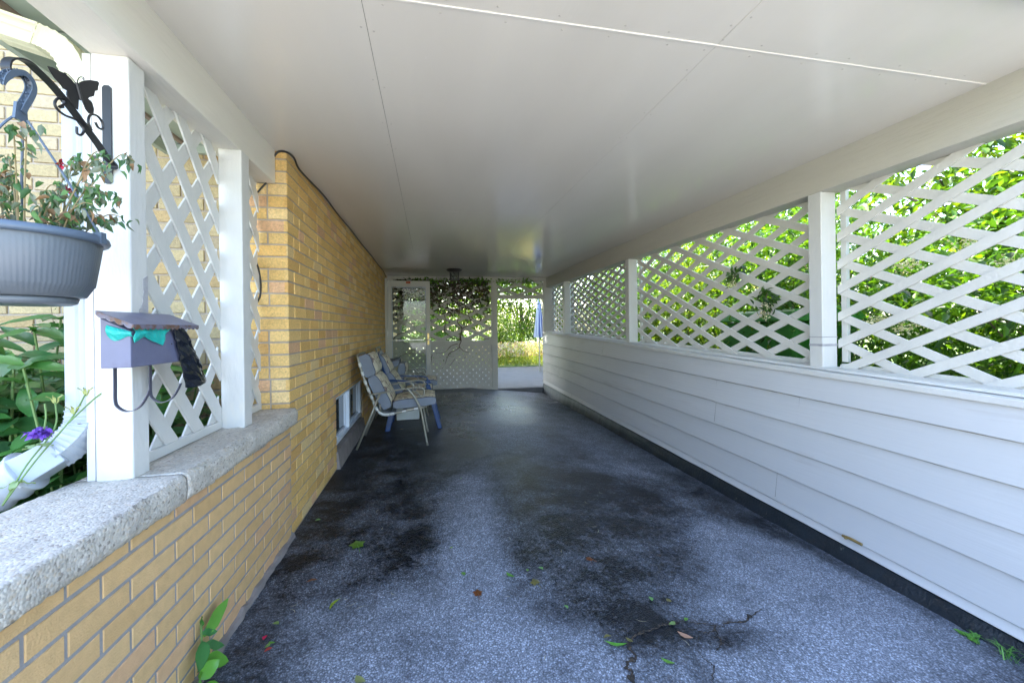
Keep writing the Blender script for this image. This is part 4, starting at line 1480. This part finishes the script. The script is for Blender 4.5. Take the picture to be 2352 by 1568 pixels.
ground_leaf('fallen_leaf', .372, 1.936, .055, .018, 2.2, GR, 'slim bright green leaf right of the pale middle of the driveway')
ground_leaf('fallen_leaf', .676, 1.431, .085, .016, 2.75, (.10, .30, .04), 'long green blade of a leaf beside the main crack')
ground_leaf('fallen_leaf', .969, 1.427, .06, .022, 2.3, (.42, .24, .16), 'dry pinkish-tan leaf lying between the forks of the crack', mt='petal')
ground_leaf('fallen_leaf', .2, 1.834, .03, .028, .3, BRN, 'crumpled red-brown leaf on the pale middle of the driveway', star=True)
ground_leaf('fallen_leaf', -.563, 2.087, .05, .02, .1, (.15, .06, .03), 'brown leaf near the foot of the low brick wall')
ground_leaf('fallen_leaf', -.246, 1.475, .05, .026, 2.4, (.22, .25, .10), 'pale green leaf closest to the bottom of the driveway')
ground_leaf('fallen_leaf', -.703, 2.749, .035, .025, .1, (.14, .35, .10), 'small light green leaf by the brick house corner')
ground_leaf('fallen_leaf', .821, 1.314, .05, .015, 2.4, GR, 'narrow green leaf below the forks of the crack')
ground_leaf('fallen_leaf', .473, 1.853, .03, .022, .6, OLV, 'olive crumpled leaf scrap right of the slim green leaf', star=True)
ground_leaf('fallen_leaf', .795, 1.975, .026, .022, 1, BRN, 'rusty brown leaf scrap on the dark patch right of the middle', star=True)
ground_leaf('fallen_leaf', -.334, 5.019, .05, .02, .5, (.42, .34, .16), 'pale dry leaf under the blue chair')
ground_leaf('fallen_petal', -.642, 1.746, .025, .016, 1.3, (.55, .02, .09), 'bright pink petal near the weed by the low wall', 'petal', mt='petal')
ground_leaf('fallen_petal', -.606, 1.674, .028, .018, .5, (.40, .06, .05), 'dull red petal near the weed by the low wall', 'petal', mt='petal')
small = [(.102, 2.245), (.144, 1.992), (.527, 1.951), (-.608, 1.715), (.558, 1.659), (-.631, 1.818), (.457, 1.952), (.233, 3.258), (.658, 1.46), (.946, 1.645), (1.029, 1.631), (.953, 1.493), (.734, 1.43), (-.62, 1.70), (1.03, 1.505)]
for i, (x, y) in enumerate(small):
    ground_leaf('leaf_scrap', x, y, rnd.uniform(.018, .034), rnd.uniform(.012, .02), rnd.uniform(0, 6), rnd.choice([GR, (.12, .3, .08), (.17, .28, .08), OLV]), 'tiny green leaf scrap lying on the asphalt', 'leaf', group='tiny leaf scraps on the asphalt')
for i in range(26):
    x, y = rnd.uniform(-.6, 1.9), rnd.uniform(1.25, 3.6)
    ground_leaf('dry_straw', x, y, rnd.uniform(.025, .06), .002, rnd.uniform(0, 6), (.42, .40, .30), 'thin pale dry straw on the asphalt', 'straw', group='dry straws on the asphalt', mt='petal')

# ------------------------------------------------------------------ plants
def big_leaf(mb, base, d, up, L_, W_, curl=.2, fold=.25, n=7):
    base, d, up = Vector(base), Vector(d).normalized(), Vector(up)
    t = d.cross(up).normalized()
    nn = t.cross(d).normalized()
    ce, le, re = [], [], []
    for i in range(n):
        u = i / (n - 1)
        wv = math.sin(math.pi * (.04 + .93 * u) ** .85) ** .9 if i < n - 1 else .02
        p = base + d * L_ * u - nn * curl * L_ * u * u
        ce.append(tuple(p))
        h = nn * (W_ * .5 * wv * fold + .004 * math.sin(8 * u))
        le.append(tuple(p + t * W_ * .5 * wv + h))
        re.append(tuple(p - t * W_ * .5 * wv + h))
    mb.add(ce + le + re, [(i, i + 1, n + i + 1, n + i) for i in range(n - 1)] + [(i + 1, i, 2 * n + i, 2 * n + i + 1) for i in range(n - 1)])

# weed at the foot of the porch wall
wd = empty('wall_weed', 'green broad-leaved weed growing at the foot of the low wall', 'weed')
m = MB()
m.tube(spline([(-.765, 1.535, -.01), (-.768, 1.55, .08), (-.77, 1.56, .15), (-.77, 1.558, .215)], 5), .0035, 6)
m.build('stem', M['gstem'], wd)
m = MB()
def wl(b_, t_, w_, col, up=(1, -.2, .5), curl=.08):
    m.col = col
    b_, t_ = Vector(b_), Vector(t_)
    big_leaf(m, b_, t_ - b_, up, (t_ - b_).length, w_, curl)
wl((-.768, 1.566, .165), (-.745, 1.705, .205), .045, (.13, .33, .05))
wl((-.765, 1.562, .15), (-.735, 1.475, .115), .052, (.06, .22, .06))
wl((-.768, 1.567, .135), (-.74, 1.66, .06), .032, (.07, .22, .07))
wl((-.765, 1.57, .085), (-.72, 1.64, .015), .05, (.12, .33, .04))
wl((-.76, 1.52, .06), (-.72, 1.57, .075), .05, (.13, .36, .04))
wl((-.77, 1.56, .20), (-.765, 1.556, .24), .014, (.06, .2, .03))
wl((-.77, 1.56, .18), (-.74, 1.602, .152), .024, (.05, .19, .05))
wl((-.755, 1.52, .05), (-.72, 1.45, .10), .05, (.10, .34, .04))
wl((-.75, 1.50, .03), (-.70, 1.42, .05), .05, (.08, .28, .03))
wl((-.75, 1.52, .03), (-.68, 1.50, .03), .045, (.12, .34, .04))
m.build('leaves', M['gleaf'], wd, smooth=True)

# grass tufts by the siding wall foot
for (x, y, n_, h, lb) in ((2.265, 1.20, 20, .065, 'tuft of green grass at the near foot of the siding wall'), (2.25, 1.31, 10, .04, 'small grassy weed at the tar strip, left of the grass tuft')):
    m = MB()
    for i in range(n_):
        a = rnd.uniform(0, 6.28)
        l_ = h * rnd.uniform(.6, 1.2)
        m.col = rnd.choice([(.12, .33, .06), (.17, .38, .08), (.08, .24, .05)])
        bx, by_ = x + rnd.gauss(0, .015), y + rnd.gauss(0, .02)
        z = ground_z(bx)
        P = [(bx, by_, z - .005), (bx + .35 * l_ * math.cos(a), by_ + .35 * l_ * math.sin(a), z + .65 * l_), (bx + .9 * l_ * math.cos(a), by_ + .9 * l_ * math.sin(a), z + .75 * l_)]
        m.sweep(spline(P, 4), [(-.0022, 0), (.0022, 0), (0, .0008)], scales=[1, 1, 1, .9, .8, .7, .5, .3, .1])
    if n_ < 20:
        for a in (0, 2, 4):
            m.col = (.12, .32, .05)
            big_leaf(m, (x, y, ground_z(x)), (math.cos(a), math.sin(a), .5), (0, 0, 1), .05, .03, .3)
    thing('grass_tuft', m, M['gleaf'], lb, 'grass')

# peony-like bush left of the porch wall
pb = empty('leafy_bush', 'lush broad-leaved green bush growing in the garden bed behind the low wall', 'bush')
m = MB()
st = MB()
PG = [(.055, .18, .045), (.07, .215, .05), (.045, .15, .045), (.09, .25, .055), (.08, .21, .085)]
for i in range(260):
    x = rnd.uniform(-2.6, -1.12)
    y = rnd.uniform(1.62, 2.42)
    topz = rnd.uniform(.40, 1.12) + .14 * math.sin((x + 2) * 3) - (.10 if x > -1.35 else 0)
    bx, by_ = x + rnd.gauss(0, .1), y + rnd.gauss(0, .08)
    pt = (x, y, topz)
    st.tube(spline([(bx, by_, .08), ((x + bx) / 2, (y + by_) / 2, topz * .6), pt], 4), .004, 5)
    a0 = rnd.uniform(0, 6.28)
    for k in range(rnd.choice((9, 10, 11))):
        a = a0 + k * 2.4
        m.col = rnd.choice(PG)
        el = rnd.uniform(-.25, .55)
        big_leaf(m, (x + (bx - x) * max(0, k - 3) * .05, y, topz - max(0, k - 3) * .055), (math.cos(a) + .3, math.sin(a) - .45, el), (0, -.35, 1), rnd.uniform(.10, .165), rnd.uniform(.045, .07), rnd.uniform(.15, .4), .3, 6)
m.build('leaves', M['gleaf'], pb, smooth=True)
st.build('stems', M['gstem'], pb)
# twiggy shrub against the porch brick
tw = empty('twiggy_shrub', 'bare twiggy shrub with tiny leaves against the pale brick wall', 'shrub')
st = MB()
LP = []
for i in range(16):
    x0, y0 = -1.62 + rnd.gauss(0, .05), 2.42 + rnd.gauss(0, .03)
    x1, z1_ = x0 + rnd.uniform(-.28, .3), rnd.uniform(1.05, 1.42)
    P = spline([(x0, y0, .1), ((x0 * 2 + x1) / 3, y0, .6), (x1, y0 - .02, z1_)], 6)
    st.tube(P, .004, 5, scales=[1 - .8 * k / len(P) for k in range(len(P))])
    for p in P[6:]:
        LP += [(p[0] + rnd.gauss(0, .02), p[1] + rnd.gauss(0, .02), p[2] + rnd.gauss(0, .02)) for _ in range(4)]
st.tube(spline([(-2.2, 2.3, 1.22), (-1.8, 2.3, 1.2), (-1.5, 2.3, 1.1), (-1.25, 2.28, .98)], 6), .006, 6)
k = len(LP)
leaf_mesh('leaves', LP, rdir(k), rdir(k, 1), .018, .011, pick_cols(k, [(.05, .13, .04), (.07, .16, .05), (.14, .07, .06)]), M['wilt'], tw)
st.build('stems', M['stem'], tw)
# columbine with a violet flower
cb = empty('columbine', 'violet columbine flower on thin stems leaning over the drain pipe', 'flower')
st = MB()
base = (-1.12, 1.33, .745)
for q in ([base, (-1.09, 1.36, .84), (-1.055, 1.40, .93), (-1.09, 1.45, 1.0)], [base, (-1.07, 1.36, .85), (-1.03, 1.42, .95), (-1.02, 1.46, 1.02)], [(-1.035, 1.41, .935), (-.99, 1.44, 1.0), (-.97, 1.47, 1.03)], [(-1.07, 1.38, .90), (-1.075, 1.40, .96), (-1.085, 1.41, 1.0)]):
    st.tube(spline([tuple(p) for p in q], 5), .0022, 5)
st.build('stems', M['gstem'], cb)
fc = np.array((-1.075, 1.38, .925))
k = 46
d = rdir(k)
d[:, 2] = np.abs(d[:, 2]) * .4 - .35
leaf_mesh('blossom', fc + rng.normal(0, .006, (k, 3)), d, rdir(k, 1), .024, .013, pick_cols(k, [(.16, .05, .48), (.22, .10, .6), (.10, .03, .35)]), M['petal'], cb, curl=.4)
m = MB()
for (x, y, z) in ((-1.09, 1.45, 1.0), (-1.02, 1.46, 1.02), (-1.03, 1.43, .97)):
    m = MB()
    for t in range(5):
        a = t * 1.256
        m.col = (.45, .5, .22)
        big_leaf(m, (x, y, z - .01), (.35 * math.cos(a), .35 * math.sin(a), 1), (math.cos(a), math.sin(a), 0), .032, .008, -.2, .2, 4)
    m.build('seed_pod', M['petal'], cb, smooth=True)
m = MB()
m.col = (.3, .42, .2)
for a in (0, 1.5, 3, 4.4):
    big_leaf(m, (-1.07, 1.37, .89), (math.cos(a), math.sin(a), .1), (0, 0, 1), .035, .016, .2)
    big_leaf(m, (-1.10, 1.345, .80), (math.cos(a + .6), math.sin(a + .6), -.2), (0, 0, 1), .035, .016, .2)
m.build('stem_leaves', M['petal'], cb, smooth=True)

# ------------------------------------------------------------------ shrubs and trees
G1 = [(.055, .15, .013), (.075, .185, .014), (.042, .12, .013), (.105, .21, .016), (.03, .09, .013)]
G2 = [(.066, .14, .010), (.095, .175, .011), (.046, .11, .011), (.12, .20, .013)]
G3 = [(.03, .09, .016), (.04, .11, .018), (.055, .135, .022), (.022, .065, .016)]
FL1 = [(2.66, 1.96, 1.22), (2.66, 1.83, 1.17), (2.66, 1.53, 1.59), (2.66, 1.81, 1.525), (2.68, 1.42, 1.46), (2.69, 1.2, 1.86), (2.72, 1.36, 1.25)]
def bush(name, label, cat, c, r, n, size, pal, base_z=-.1, clumps=40, stems=10, flowers=0, group=None, trunk=None, xmin=None, shell=.45, mt='leaf', stem_r=.012):
    root = empty(name, label, cat, group=group)
    c = np.array(c, float)
    r = np.array(r, float)
    d = rdir(clumps)
    rad = rng.uniform(shell, 1, (clumps, 1)) ** .6
    cc_ = c + d * rad * r * np.array([.92, .92, .92])
    cs = rng.uniform(.14, .30, clumps)
    ci = rng.integers(0, clumps, n)
    P = cc_[ci] + rng.normal(0, 1, (n, 3)) * (cs[ci][:, None] * r * np.array([1, 1, .8]))
    P = P[P[:, 2] > base_z + .05]
    if xmin:
        P[:, 0] = np.where(P[:, 0] < xmin, 2 * xmin - P[:, 0], P[:, 0])
    n = len(P)
    out = P - c
    D = rdir(n) + .5 * out / (np.linalg.norm(out, axis=1, keepdims=True) + .01)
    D[:, 2] -= .25
    N = rdir(n) * .55 + np.array([0, 0, 1.])
    leaf_mesh('foliage' if trunk is None else 'crown', P, D, N, size * rng.uniform(.6, 1.35, n), size * rng.uniform(.34, .55, n), pick_cols(n, pal), M[mt], root)
    st = MB()
    if trunk:
        tx, ty, tr, th = trunk
        st.tube(spline([(tx, ty, base_z - .1), (tx + .05, ty, base_z + th * .5), (c[0], c[1], c[2])], 6), tr, 10, scales=[1 - .045 * i for i in range(13)])
    for i in range(stems):
        e = cc_[i % clumps]
        b_ = (c[0] + rnd.gauss(0, .12) * r[0], c[1] + rnd.gauss(0, .25) * r[1], base_z - .05) if trunk is None else (c[0], c[1], c[2] - r[2] * .7)
        mid = ((b_[0] * 1.4 + e[0]) / 2.4 + rnd.gauss(0, .05), (b_[1] * 1.4 + e[1]) / 2.4, b_[2] + (e[2] - b_[2]) * .6)
        P_ = spline([b_, mid, tuple(e)], 5)
        st.tube(P_, stem_r, 6, scales=[1 - .75 * k / len(P_) for k in range(len(P_))])
    st.build('stems' if trunk is None else 'trunk', M['bark'] if trunk else M['stem'], root)
    if flowers:
        fc_ = np.array(flowers) if isinstance(flowers, list) else cc_[rng.integers(0, clumps, flowers)] + rng.normal(0, .08, (flowers, 3))
        flowers = len(fc_)
        k = 90
        FP = np.repeat(fc_, k, 0) + rng.normal(0, 1, (flowers * k, 3)) * np.array([.035, .035, .018])
        n2 = len(FP)
        leaf_mesh('blossoms', FP, rdir(n2, .6), rdir(n2, 1), .014, .012, pick_cols(n2, [(.62, .58, .42), (.7, .67, .5), (.55, .52, .36)], .08), M['petal'], root)
    return root
bush('flowering_shrub', 'bright leafy shrub with cream flower heads behind the nearest lattice panel', 'shrub', (3.45, 1.15, 1.05), (.85, 1.0, 1.35), 15000, .066, G1, xmin=2.66, clumps=75, stems=26, flowers=FL1, group='shrubs beyond the siding wall')
bush('flowering_shrub', 'leafy shrub with a few cream flowers behind the nearest right-hand post', 'shrub', (3.55, 3.0, 1.05), (.85, 1.0, 1.35), 14000, .066, G1, xmin=2.66, clumps=70, stems=22, flowers=6, group='shrubs beyond the siding wall')
bush('garden_shrub', 'yellow-green shrub behind the middle of the long lattice panel', 'shrub', (3.7, 4.8, 1.0), (.9, 1.1, 1.35), 14000, .07, G2, xmin=2.66, clumps=65, stems=16, group='shrubs beyond the siding wall')
bush('garden_shrub', 'darker dense shrub behind the fine lattice panel', 'shrub', (3.8, 7.0, 1.0), (.9, 1.3, 1.4), 15000, .065, G3, xmin=2.66, clumps=60, stems=14, group='shrubs beyond the siding wall')
bush('garden_shrub', 'low shrub at the near end of the siding wall, outside the carport', 'shrub', (3.5, -.6, .9), (.8, .8, 1.2), 5000, .066, G1, xmin=2.66, clumps=45, stems=10, group='shrubs beyond the siding wall')
bush('broadleaf_tree', 'yellow-green tree rising above the shrubs beyond the long lattice panel', 'tree', (6.3, 3.4, 3.0), (1.7, 2.2, 1.9), 9000, .13, G2, clumps=70, stems=14, trunk=(6.3, 3.4, .13, 1.6), group='trees beyond the siding wall', stem_r=.03)
bush('broadleaf_tree', 'mid green tree beyond the nearest lattice panel', 'tree', (6.0, .2, 2.3), (1.7, 1.9, 2.0), 9000, .12, G1, clumps=70, stems=14, trunk=(6.0, .2, .12, 1.2), group='trees beyond the siding wall', stem_r=.03)
bush('broadleaf_tree', 'dark green tree beyond the fine lattice panel', 'tree', (7.0, 8.6, 2.2), (1.9, 2.2, 2.2), 8000, .13, G3, clumps=65, stems=12, trunk=(7.0, 8.6, .14, 1.4), group='trees beyond the siding wall', stem_r=.03)
for q in (((4.7, 11.6, 1.2), (1.0, 1.6, 1.7), 'yellow-green shrub beyond the back corner of the siding wall'), ((6.2, 12.6, 1.8), (1.6, 1.8, 2.2), 'big yellow-green shrub far beyond the fine lattice panels'), ((5.2, 2.1, 1.3), (.9, 1.5, 1.8), 'dark leafy shrub in the second row beyond the nearest lattice panel'), ((5.4, 5.2, 1.5), (.9, 1.7, 1.9), 'dark leafy shrub in the second row beyond the long lattice panel'),
          ((5.6, 8.6, 1.6), (1.0, 1.9, 2.0), 'dark leafy shrub in the second row beyond the fine lattice panel'), ((5.2, -.9, 1.1), (.9, 1.5, 1.6), 'dark leafy shrub in the second row at the open end of the carport')):
    bush('garden_shrub', q[2], 'shrub', q[0], q[1], 11000, .10, G2 if 'yellow' in q[2] else G1 + G3, xmin=3.6, clumps=55, stems=8, group='second row shrubs beyond the siding wall')
# behind the carport
bush('broadleaf_tree', 'bright yellow-green tree filling the upper doorway', 'tree', (4.2, 18.5, 2.4), (2.6, 2.2, 2.3), 12000, .16, G2, base_z=-.02, clumps=90, stems=12, trunk=(4.2, 18.5, .16, 1.4), group='trees behind the carport', stem_r=.03)
bush('broadleaf_tree', 'tall green tree behind the lattice of the back screen', 'tree', (-1.2, 17, 2.6), (2.4, 2.2, 2.5), 11000, .15, G1, base_z=-.02, clumps=90, stems=12, trunk=(-1.2, 17, .17, 1.4), group='trees behind the carport', stem_r=.03)
bush('broadleaf_tree', 'leafy tree far behind the middle post of the back screen', 'tree', (1.6, 22, 2.8), (2.8, 2.2, 2.8), 9000, .2, G2, base_z=-.02, clumps=80, stems=10, trunk=(1.6, 22, .18, 1.6), group='trees behind the carport', stem_r=.03)
bush('broadleaf_tree', 'unseen high leafy tree added to shade the back patio', 'tree', (.2, 13.4, 5.4), (3.6, 3.0, 1.4), 16000, .26, G1, base_z=-.02, clumps=90, stems=16, trunk=(-1.0, 13.6, .17, 3.0), group='trees behind the carport', stem_r=.04)  # out of view; added so its crown shades the patio and doorway
bush('garden_shrub', 'bright green bush on the left of the doorway view', 'shrub', (2.5, 14.6, .7), (.75, .8, .95), 4500, .09, G2, base_z=-.02, clumps=45, stems=8, group='bushes behind the carport')
bush('garden_shrub', 'rounded green bush seen through the lower lattice of the back screen', 'shrub', (.3, 14.8, .6), (1.0, .8, .85), 4000, .09, G1, base_z=-.02, clumps=40, stems=8, group='bushes behind the carport')
bush('garden_shrub', 'leafy bush behind the storm door, beyond the back screen', 'shrub', (-1.6, 14.0, .7), (.9, .8, .95), 3500, .09, G3, base_z=-.02, clumps=40, stems=8, group='bushes behind the carport')
fb = empty('flower_bed', 'sunny bed of white and pink flowers outside the doorway', 'flower bed')
k = 6500
P = np.stack([rng.uniform(1.2, 5.2, k), rng.uniform(12.9, 15.2, k), rng.uniform(0, 1, k) ** 1.3 * .62], 1)
leaf_mesh('foliage', P, rdir(k, .8), rdir(k, .5), .085, .03, pick_cols(k, [(.22, .34, .06), (.30, .40, .09), (.38, .42, .15)]), M['leaf'], fb)
k = 5000
P = np.stack([rng.uniform(1.2, 5.2, k), rng.uniform(12.8, 15.0, k), rng.uniform(.25, .7, k)], 1)
leaf_mesh('blossoms', P, rdir(k), rdir(k, 1), .05, .045, pick_cols(k, [(.75, .72, .66), (.7, .45, .45), (.75, .7, .72), (.7, .6, .3)], .08), M['petal'], fb)
k = 9000
P = np.stack([rng.uniform(-3, 7, k), rng.uniform(12.4, 22, k), np.full(k, -.02)], 1)
gr_ = leaf_mesh('grass_blades', P, rdir(k) * .4 + np.array([0, 0, 1.]), rdir(k), .12, .012, pick_cols(k, [(.16, .28, .05), (.24, .34, .08)]), M['leaf'])
tag(gr_, 'sunlit grass blades of the back lawn', 'grass', kind='stuff')
# folded garden parasol just outside the doorway
um = empty('garden_parasol', 'closed blue and white striped parasol outside the doorway', 'parasol')
UX, UY = 3.02, 11.0
m = MB()
k = 16
prof = [(.012, 2.02), (.05, 1.9), (.085, 1.6), (.12, 1.3), (.15, 1.05), (.16, .93)]
vs = []
for r0, z in prof:
    for j in range(k * 2):
        a = j * math.pi / k
        rr = r0 * (1 if j % 4 < 2 else .72)
        vs.append((UX + rr * math.cos(a), UY + rr * math.sin(a), z))
K = 2 * k
for i in range(len(prof) - 1):
    for j in range(K):
        m.m = 0 if (j // 2) % 2 else 1
        q = (j + 1) % K
        m.add([vs[i * K + j], vs[i * K + q], vs[(i + 1) * K + q], vs[(i + 1) * K + j]], [(0, 1, 2, 3)])
m.build('canopy', [M['canvas'], M['canvasw']], um, smooth=False)
m = MB()
m.tube([(UX, UY, -.03), (UX, UY, 2.08)], .02, 10)
m.build('pole', M['metal'], um)

# climbing vine over the back screen
cv = empty('climbing_vine', 'tangled brown vine climbing over the back lattice screen', 'vine')
st = MB()
def vine(pts, r=.008):
    P = spline([(x, BY - d, z) for x, z, d in pts], 5)
    st.tube(P, r, 6, scales=[1 - .6 * k / len(P) for k in range(len(P))])
vine([(.62, .955, .03), (.60, 1.05, .03), (.64, 1.2, .03), (.55, 1.35, .02), (.6, 1.6, .03), (.45, 1.85, .03), (.5, 2.1, .03)], .013)
vine([(.62, .96, .03), (.45, 1.02, .03), (.3, 1.15, .03), (.32, 1.4, .03), (.2, 1.7, .03), (.3, 2.0, .03)], .011)
vine([(.64, 1.2, .03), (.8, 1.3, .03), (.78, 1.45, .03), (.65, 1.5, .03), (.5, 1.6, .03), (.42, 1.8, .02)], .010)
vine([(.6, 1.1, .03), (.62, .95, .05), (.58, .85, .05), (.66, .76, .05), (.78, .72, .05)], .010)
vine([(.60, .84, .05), (.52, .78, .05), (.40, .72, .05), (.34, .62, .05), (.30, .5, .05)], .009)
vine([(.55, .9, .05), (.42, .86, .05), (.30, .74, .05), (.12, .73, .05)], .008)
vine([(.42, .74, .05), (.36, .68, .05), (.45, .64, .05)], .006)
for a, b_, c_, d_ in ((.60, .56, .5, .52), (.72, .68, .64, .6), (.5, .38, .6, .45), (.28, .24, .45, .42), (.05, .02, .7, .5)):
    vine([(a, c_, .03), ((a + b_) / 2, (c_ + d_) / 2, .04), (b_, d_, .03)], .006)
vine([(-.62, .55, .03), (-.56, .68, .04), (-.4, .73, .04), (-.25, .72, .04)], .007)
vine([(-.05, .35, .03), (-.02, .5, .04), (.03, .66, .04)], .007)
vine([(-.72, .95, .05), (-.6, 1.1, .05), (-.3, 1.2, .04), (-.2, 1.35, .04)], .009)
vine([(1.45, 2.1, .05), (1.7, 2.14, .05), (1.95, 2.12, .05), (2.15, 2.1, .05), (2.3, 2.05, .05)], .007)
for i in range(120):
    x = rnd.uniform(-.65, 1.2)
    z = 2.15 - abs(rnd.gauss(0, .35))
    q = [(x, max(1.0, z), rnd.uniform(.0, .06))]
    for _ in range(4):
        x += rnd.gauss(0, .10)
        z += rnd.gauss(-.02, .09)
        q.append((min(1.22, max(-.68, x)), min(2.2, max(.98, z)), rnd.uniform(-.03, .06)))
    vine(q, rnd.uniform(.003, .0075))
st.build('stems', mat('vine_stem', (.105, .062, .048), .85, .25, 20), cv)
k = 3400
x_ = rng.uniform(-.66, 1.22, k)
z_ = 2.19 - np.abs(rng.normal(0, .33, k)) - .10 * np.sin(x_ * 3 + 1) ** 2 * rng.uniform(0, 1, k)
P = np.stack([x_, BY + rng.uniform(-.075, .15, k), z_], 1)
leaf_mesh('dry_leaves', P, rdir(k), rdir(k), rng.uniform(.035, .08, k), .042, pick_cols(k, [(.07, .04, .03), (.09, .055, .032), (.05, .035, .022), (.06, .08, .022), (.05, .10, .022)]), M['dead'], cv, curl=.3)
k = 900
cx_ = np.array([-.15, .1, .75, .95, 1.0, 1.5, 2.0, .3])[rng.integers(0, 8, k)]
P = np.stack([np.clip(cx_ + rng.normal(0, .13, k), -.68, 2.3), BY + rng.uniform(-.12, .15, k), np.minimum(2.225, 2.19 - np.abs(rng.normal(0, .05, k)))], 1)
leaf_mesh('green_leaves', P, rdir(k), rdir(k, .5), rng.uniform(.035, .065, k), .035, pick_cols(k, [(.06, .15, .025), (.09, .22, .03), (.13, .27, .03)]), M['leaf'], cv)
k = 600
P = np.stack([rng.uniform(1.36, 2.5, k), BY + rng.uniform(.25, 1.2, k), 2.22 - np.abs(rng.normal(0, .2, k))], 1)
leaf_mesh('outer_leaves', P, rdir(k), rdir(k, .5), .07, .05, pick_cols(k, G2), M['leaf'], cv)
# green bin standing among the shrubs
gb = empty('garden_bin', 'dark green plastic bin standing low behind the long lattice panel', 'bin')
m = MB()
m.hexa([(2.85, 2.75, -.1), (3.3, 2.75, -.1), (3.3, 3.35, -.1), (2.85, 3.35, -.1), (2.76, 2.62, 1.22), (3.38, 2.62, 1.22), (3.38, 3.46, 1.22), (2.76, 3.46, 1.22)])
m.build('body', M['bin'], gb, bevel=.03)
m = MB()
m.hexa([(2.73, 2.58, 1.222), (3.42, 2.58, 1.222), (3.42, 3.50, 1.222), (2.73, 3.50, 1.222), (2.78, 2.64, 1.32), (3.38, 2.64, 1.35), (3.38, 3.44, 1.35), (2.78, 3.44, 1.32)])
m.build('lid', M['bin'], gb, bevel=.02)
# sprays of blossom poking in through the long lattice
sp = empty('shrub_spray', 'leafy sprig with cream blossom poking through the long lattice panel', 'sprig')
st = MB()
LP, FP = [], []
for q in ([(2.75, 3.1, 1.7), (2.55, 2.95, 1.66), (2.40, 2.85, 1.56)], [(2.75, 2.7, 1.35), (2.5, 2.58, 1.36), (2.36, 2.5, 1.30)], [(2.8, 2.75, 1.6), (2.5, 2.6, 1.45), (2.38, 2.5, 1.36)]):
    P = spline(q, 6)
    st.tube(P, .003, 5)
    for p in P[4:]:
        LP += [(p[0] + rnd.gauss(0, .025), p[1] + rnd.gauss(0, .03), p[2] + rnd.gauss(0, .025)) for _ in range(7)]
    FP += [(q[-1][0] + rnd.gauss(0, .012), q[-1][1] + rnd.gauss(0, .02), q[-1][2] - .03 + rnd.gauss(0, .02)) for _ in range(60)]
st.build('stems', M['stem'], sp)
k = len(LP)
leaf_mesh('foliage', LP, rdir(k), rdir(k, 1), .05, .022, pick_cols(k, G3), M['leaf'], sp)
k = len(FP)
leaf_mesh('blossoms', FP, rdir(k), rdir(k), .012, .01, pick_cols(k, [(.6, .56, .4)]), M['petal'], sp)
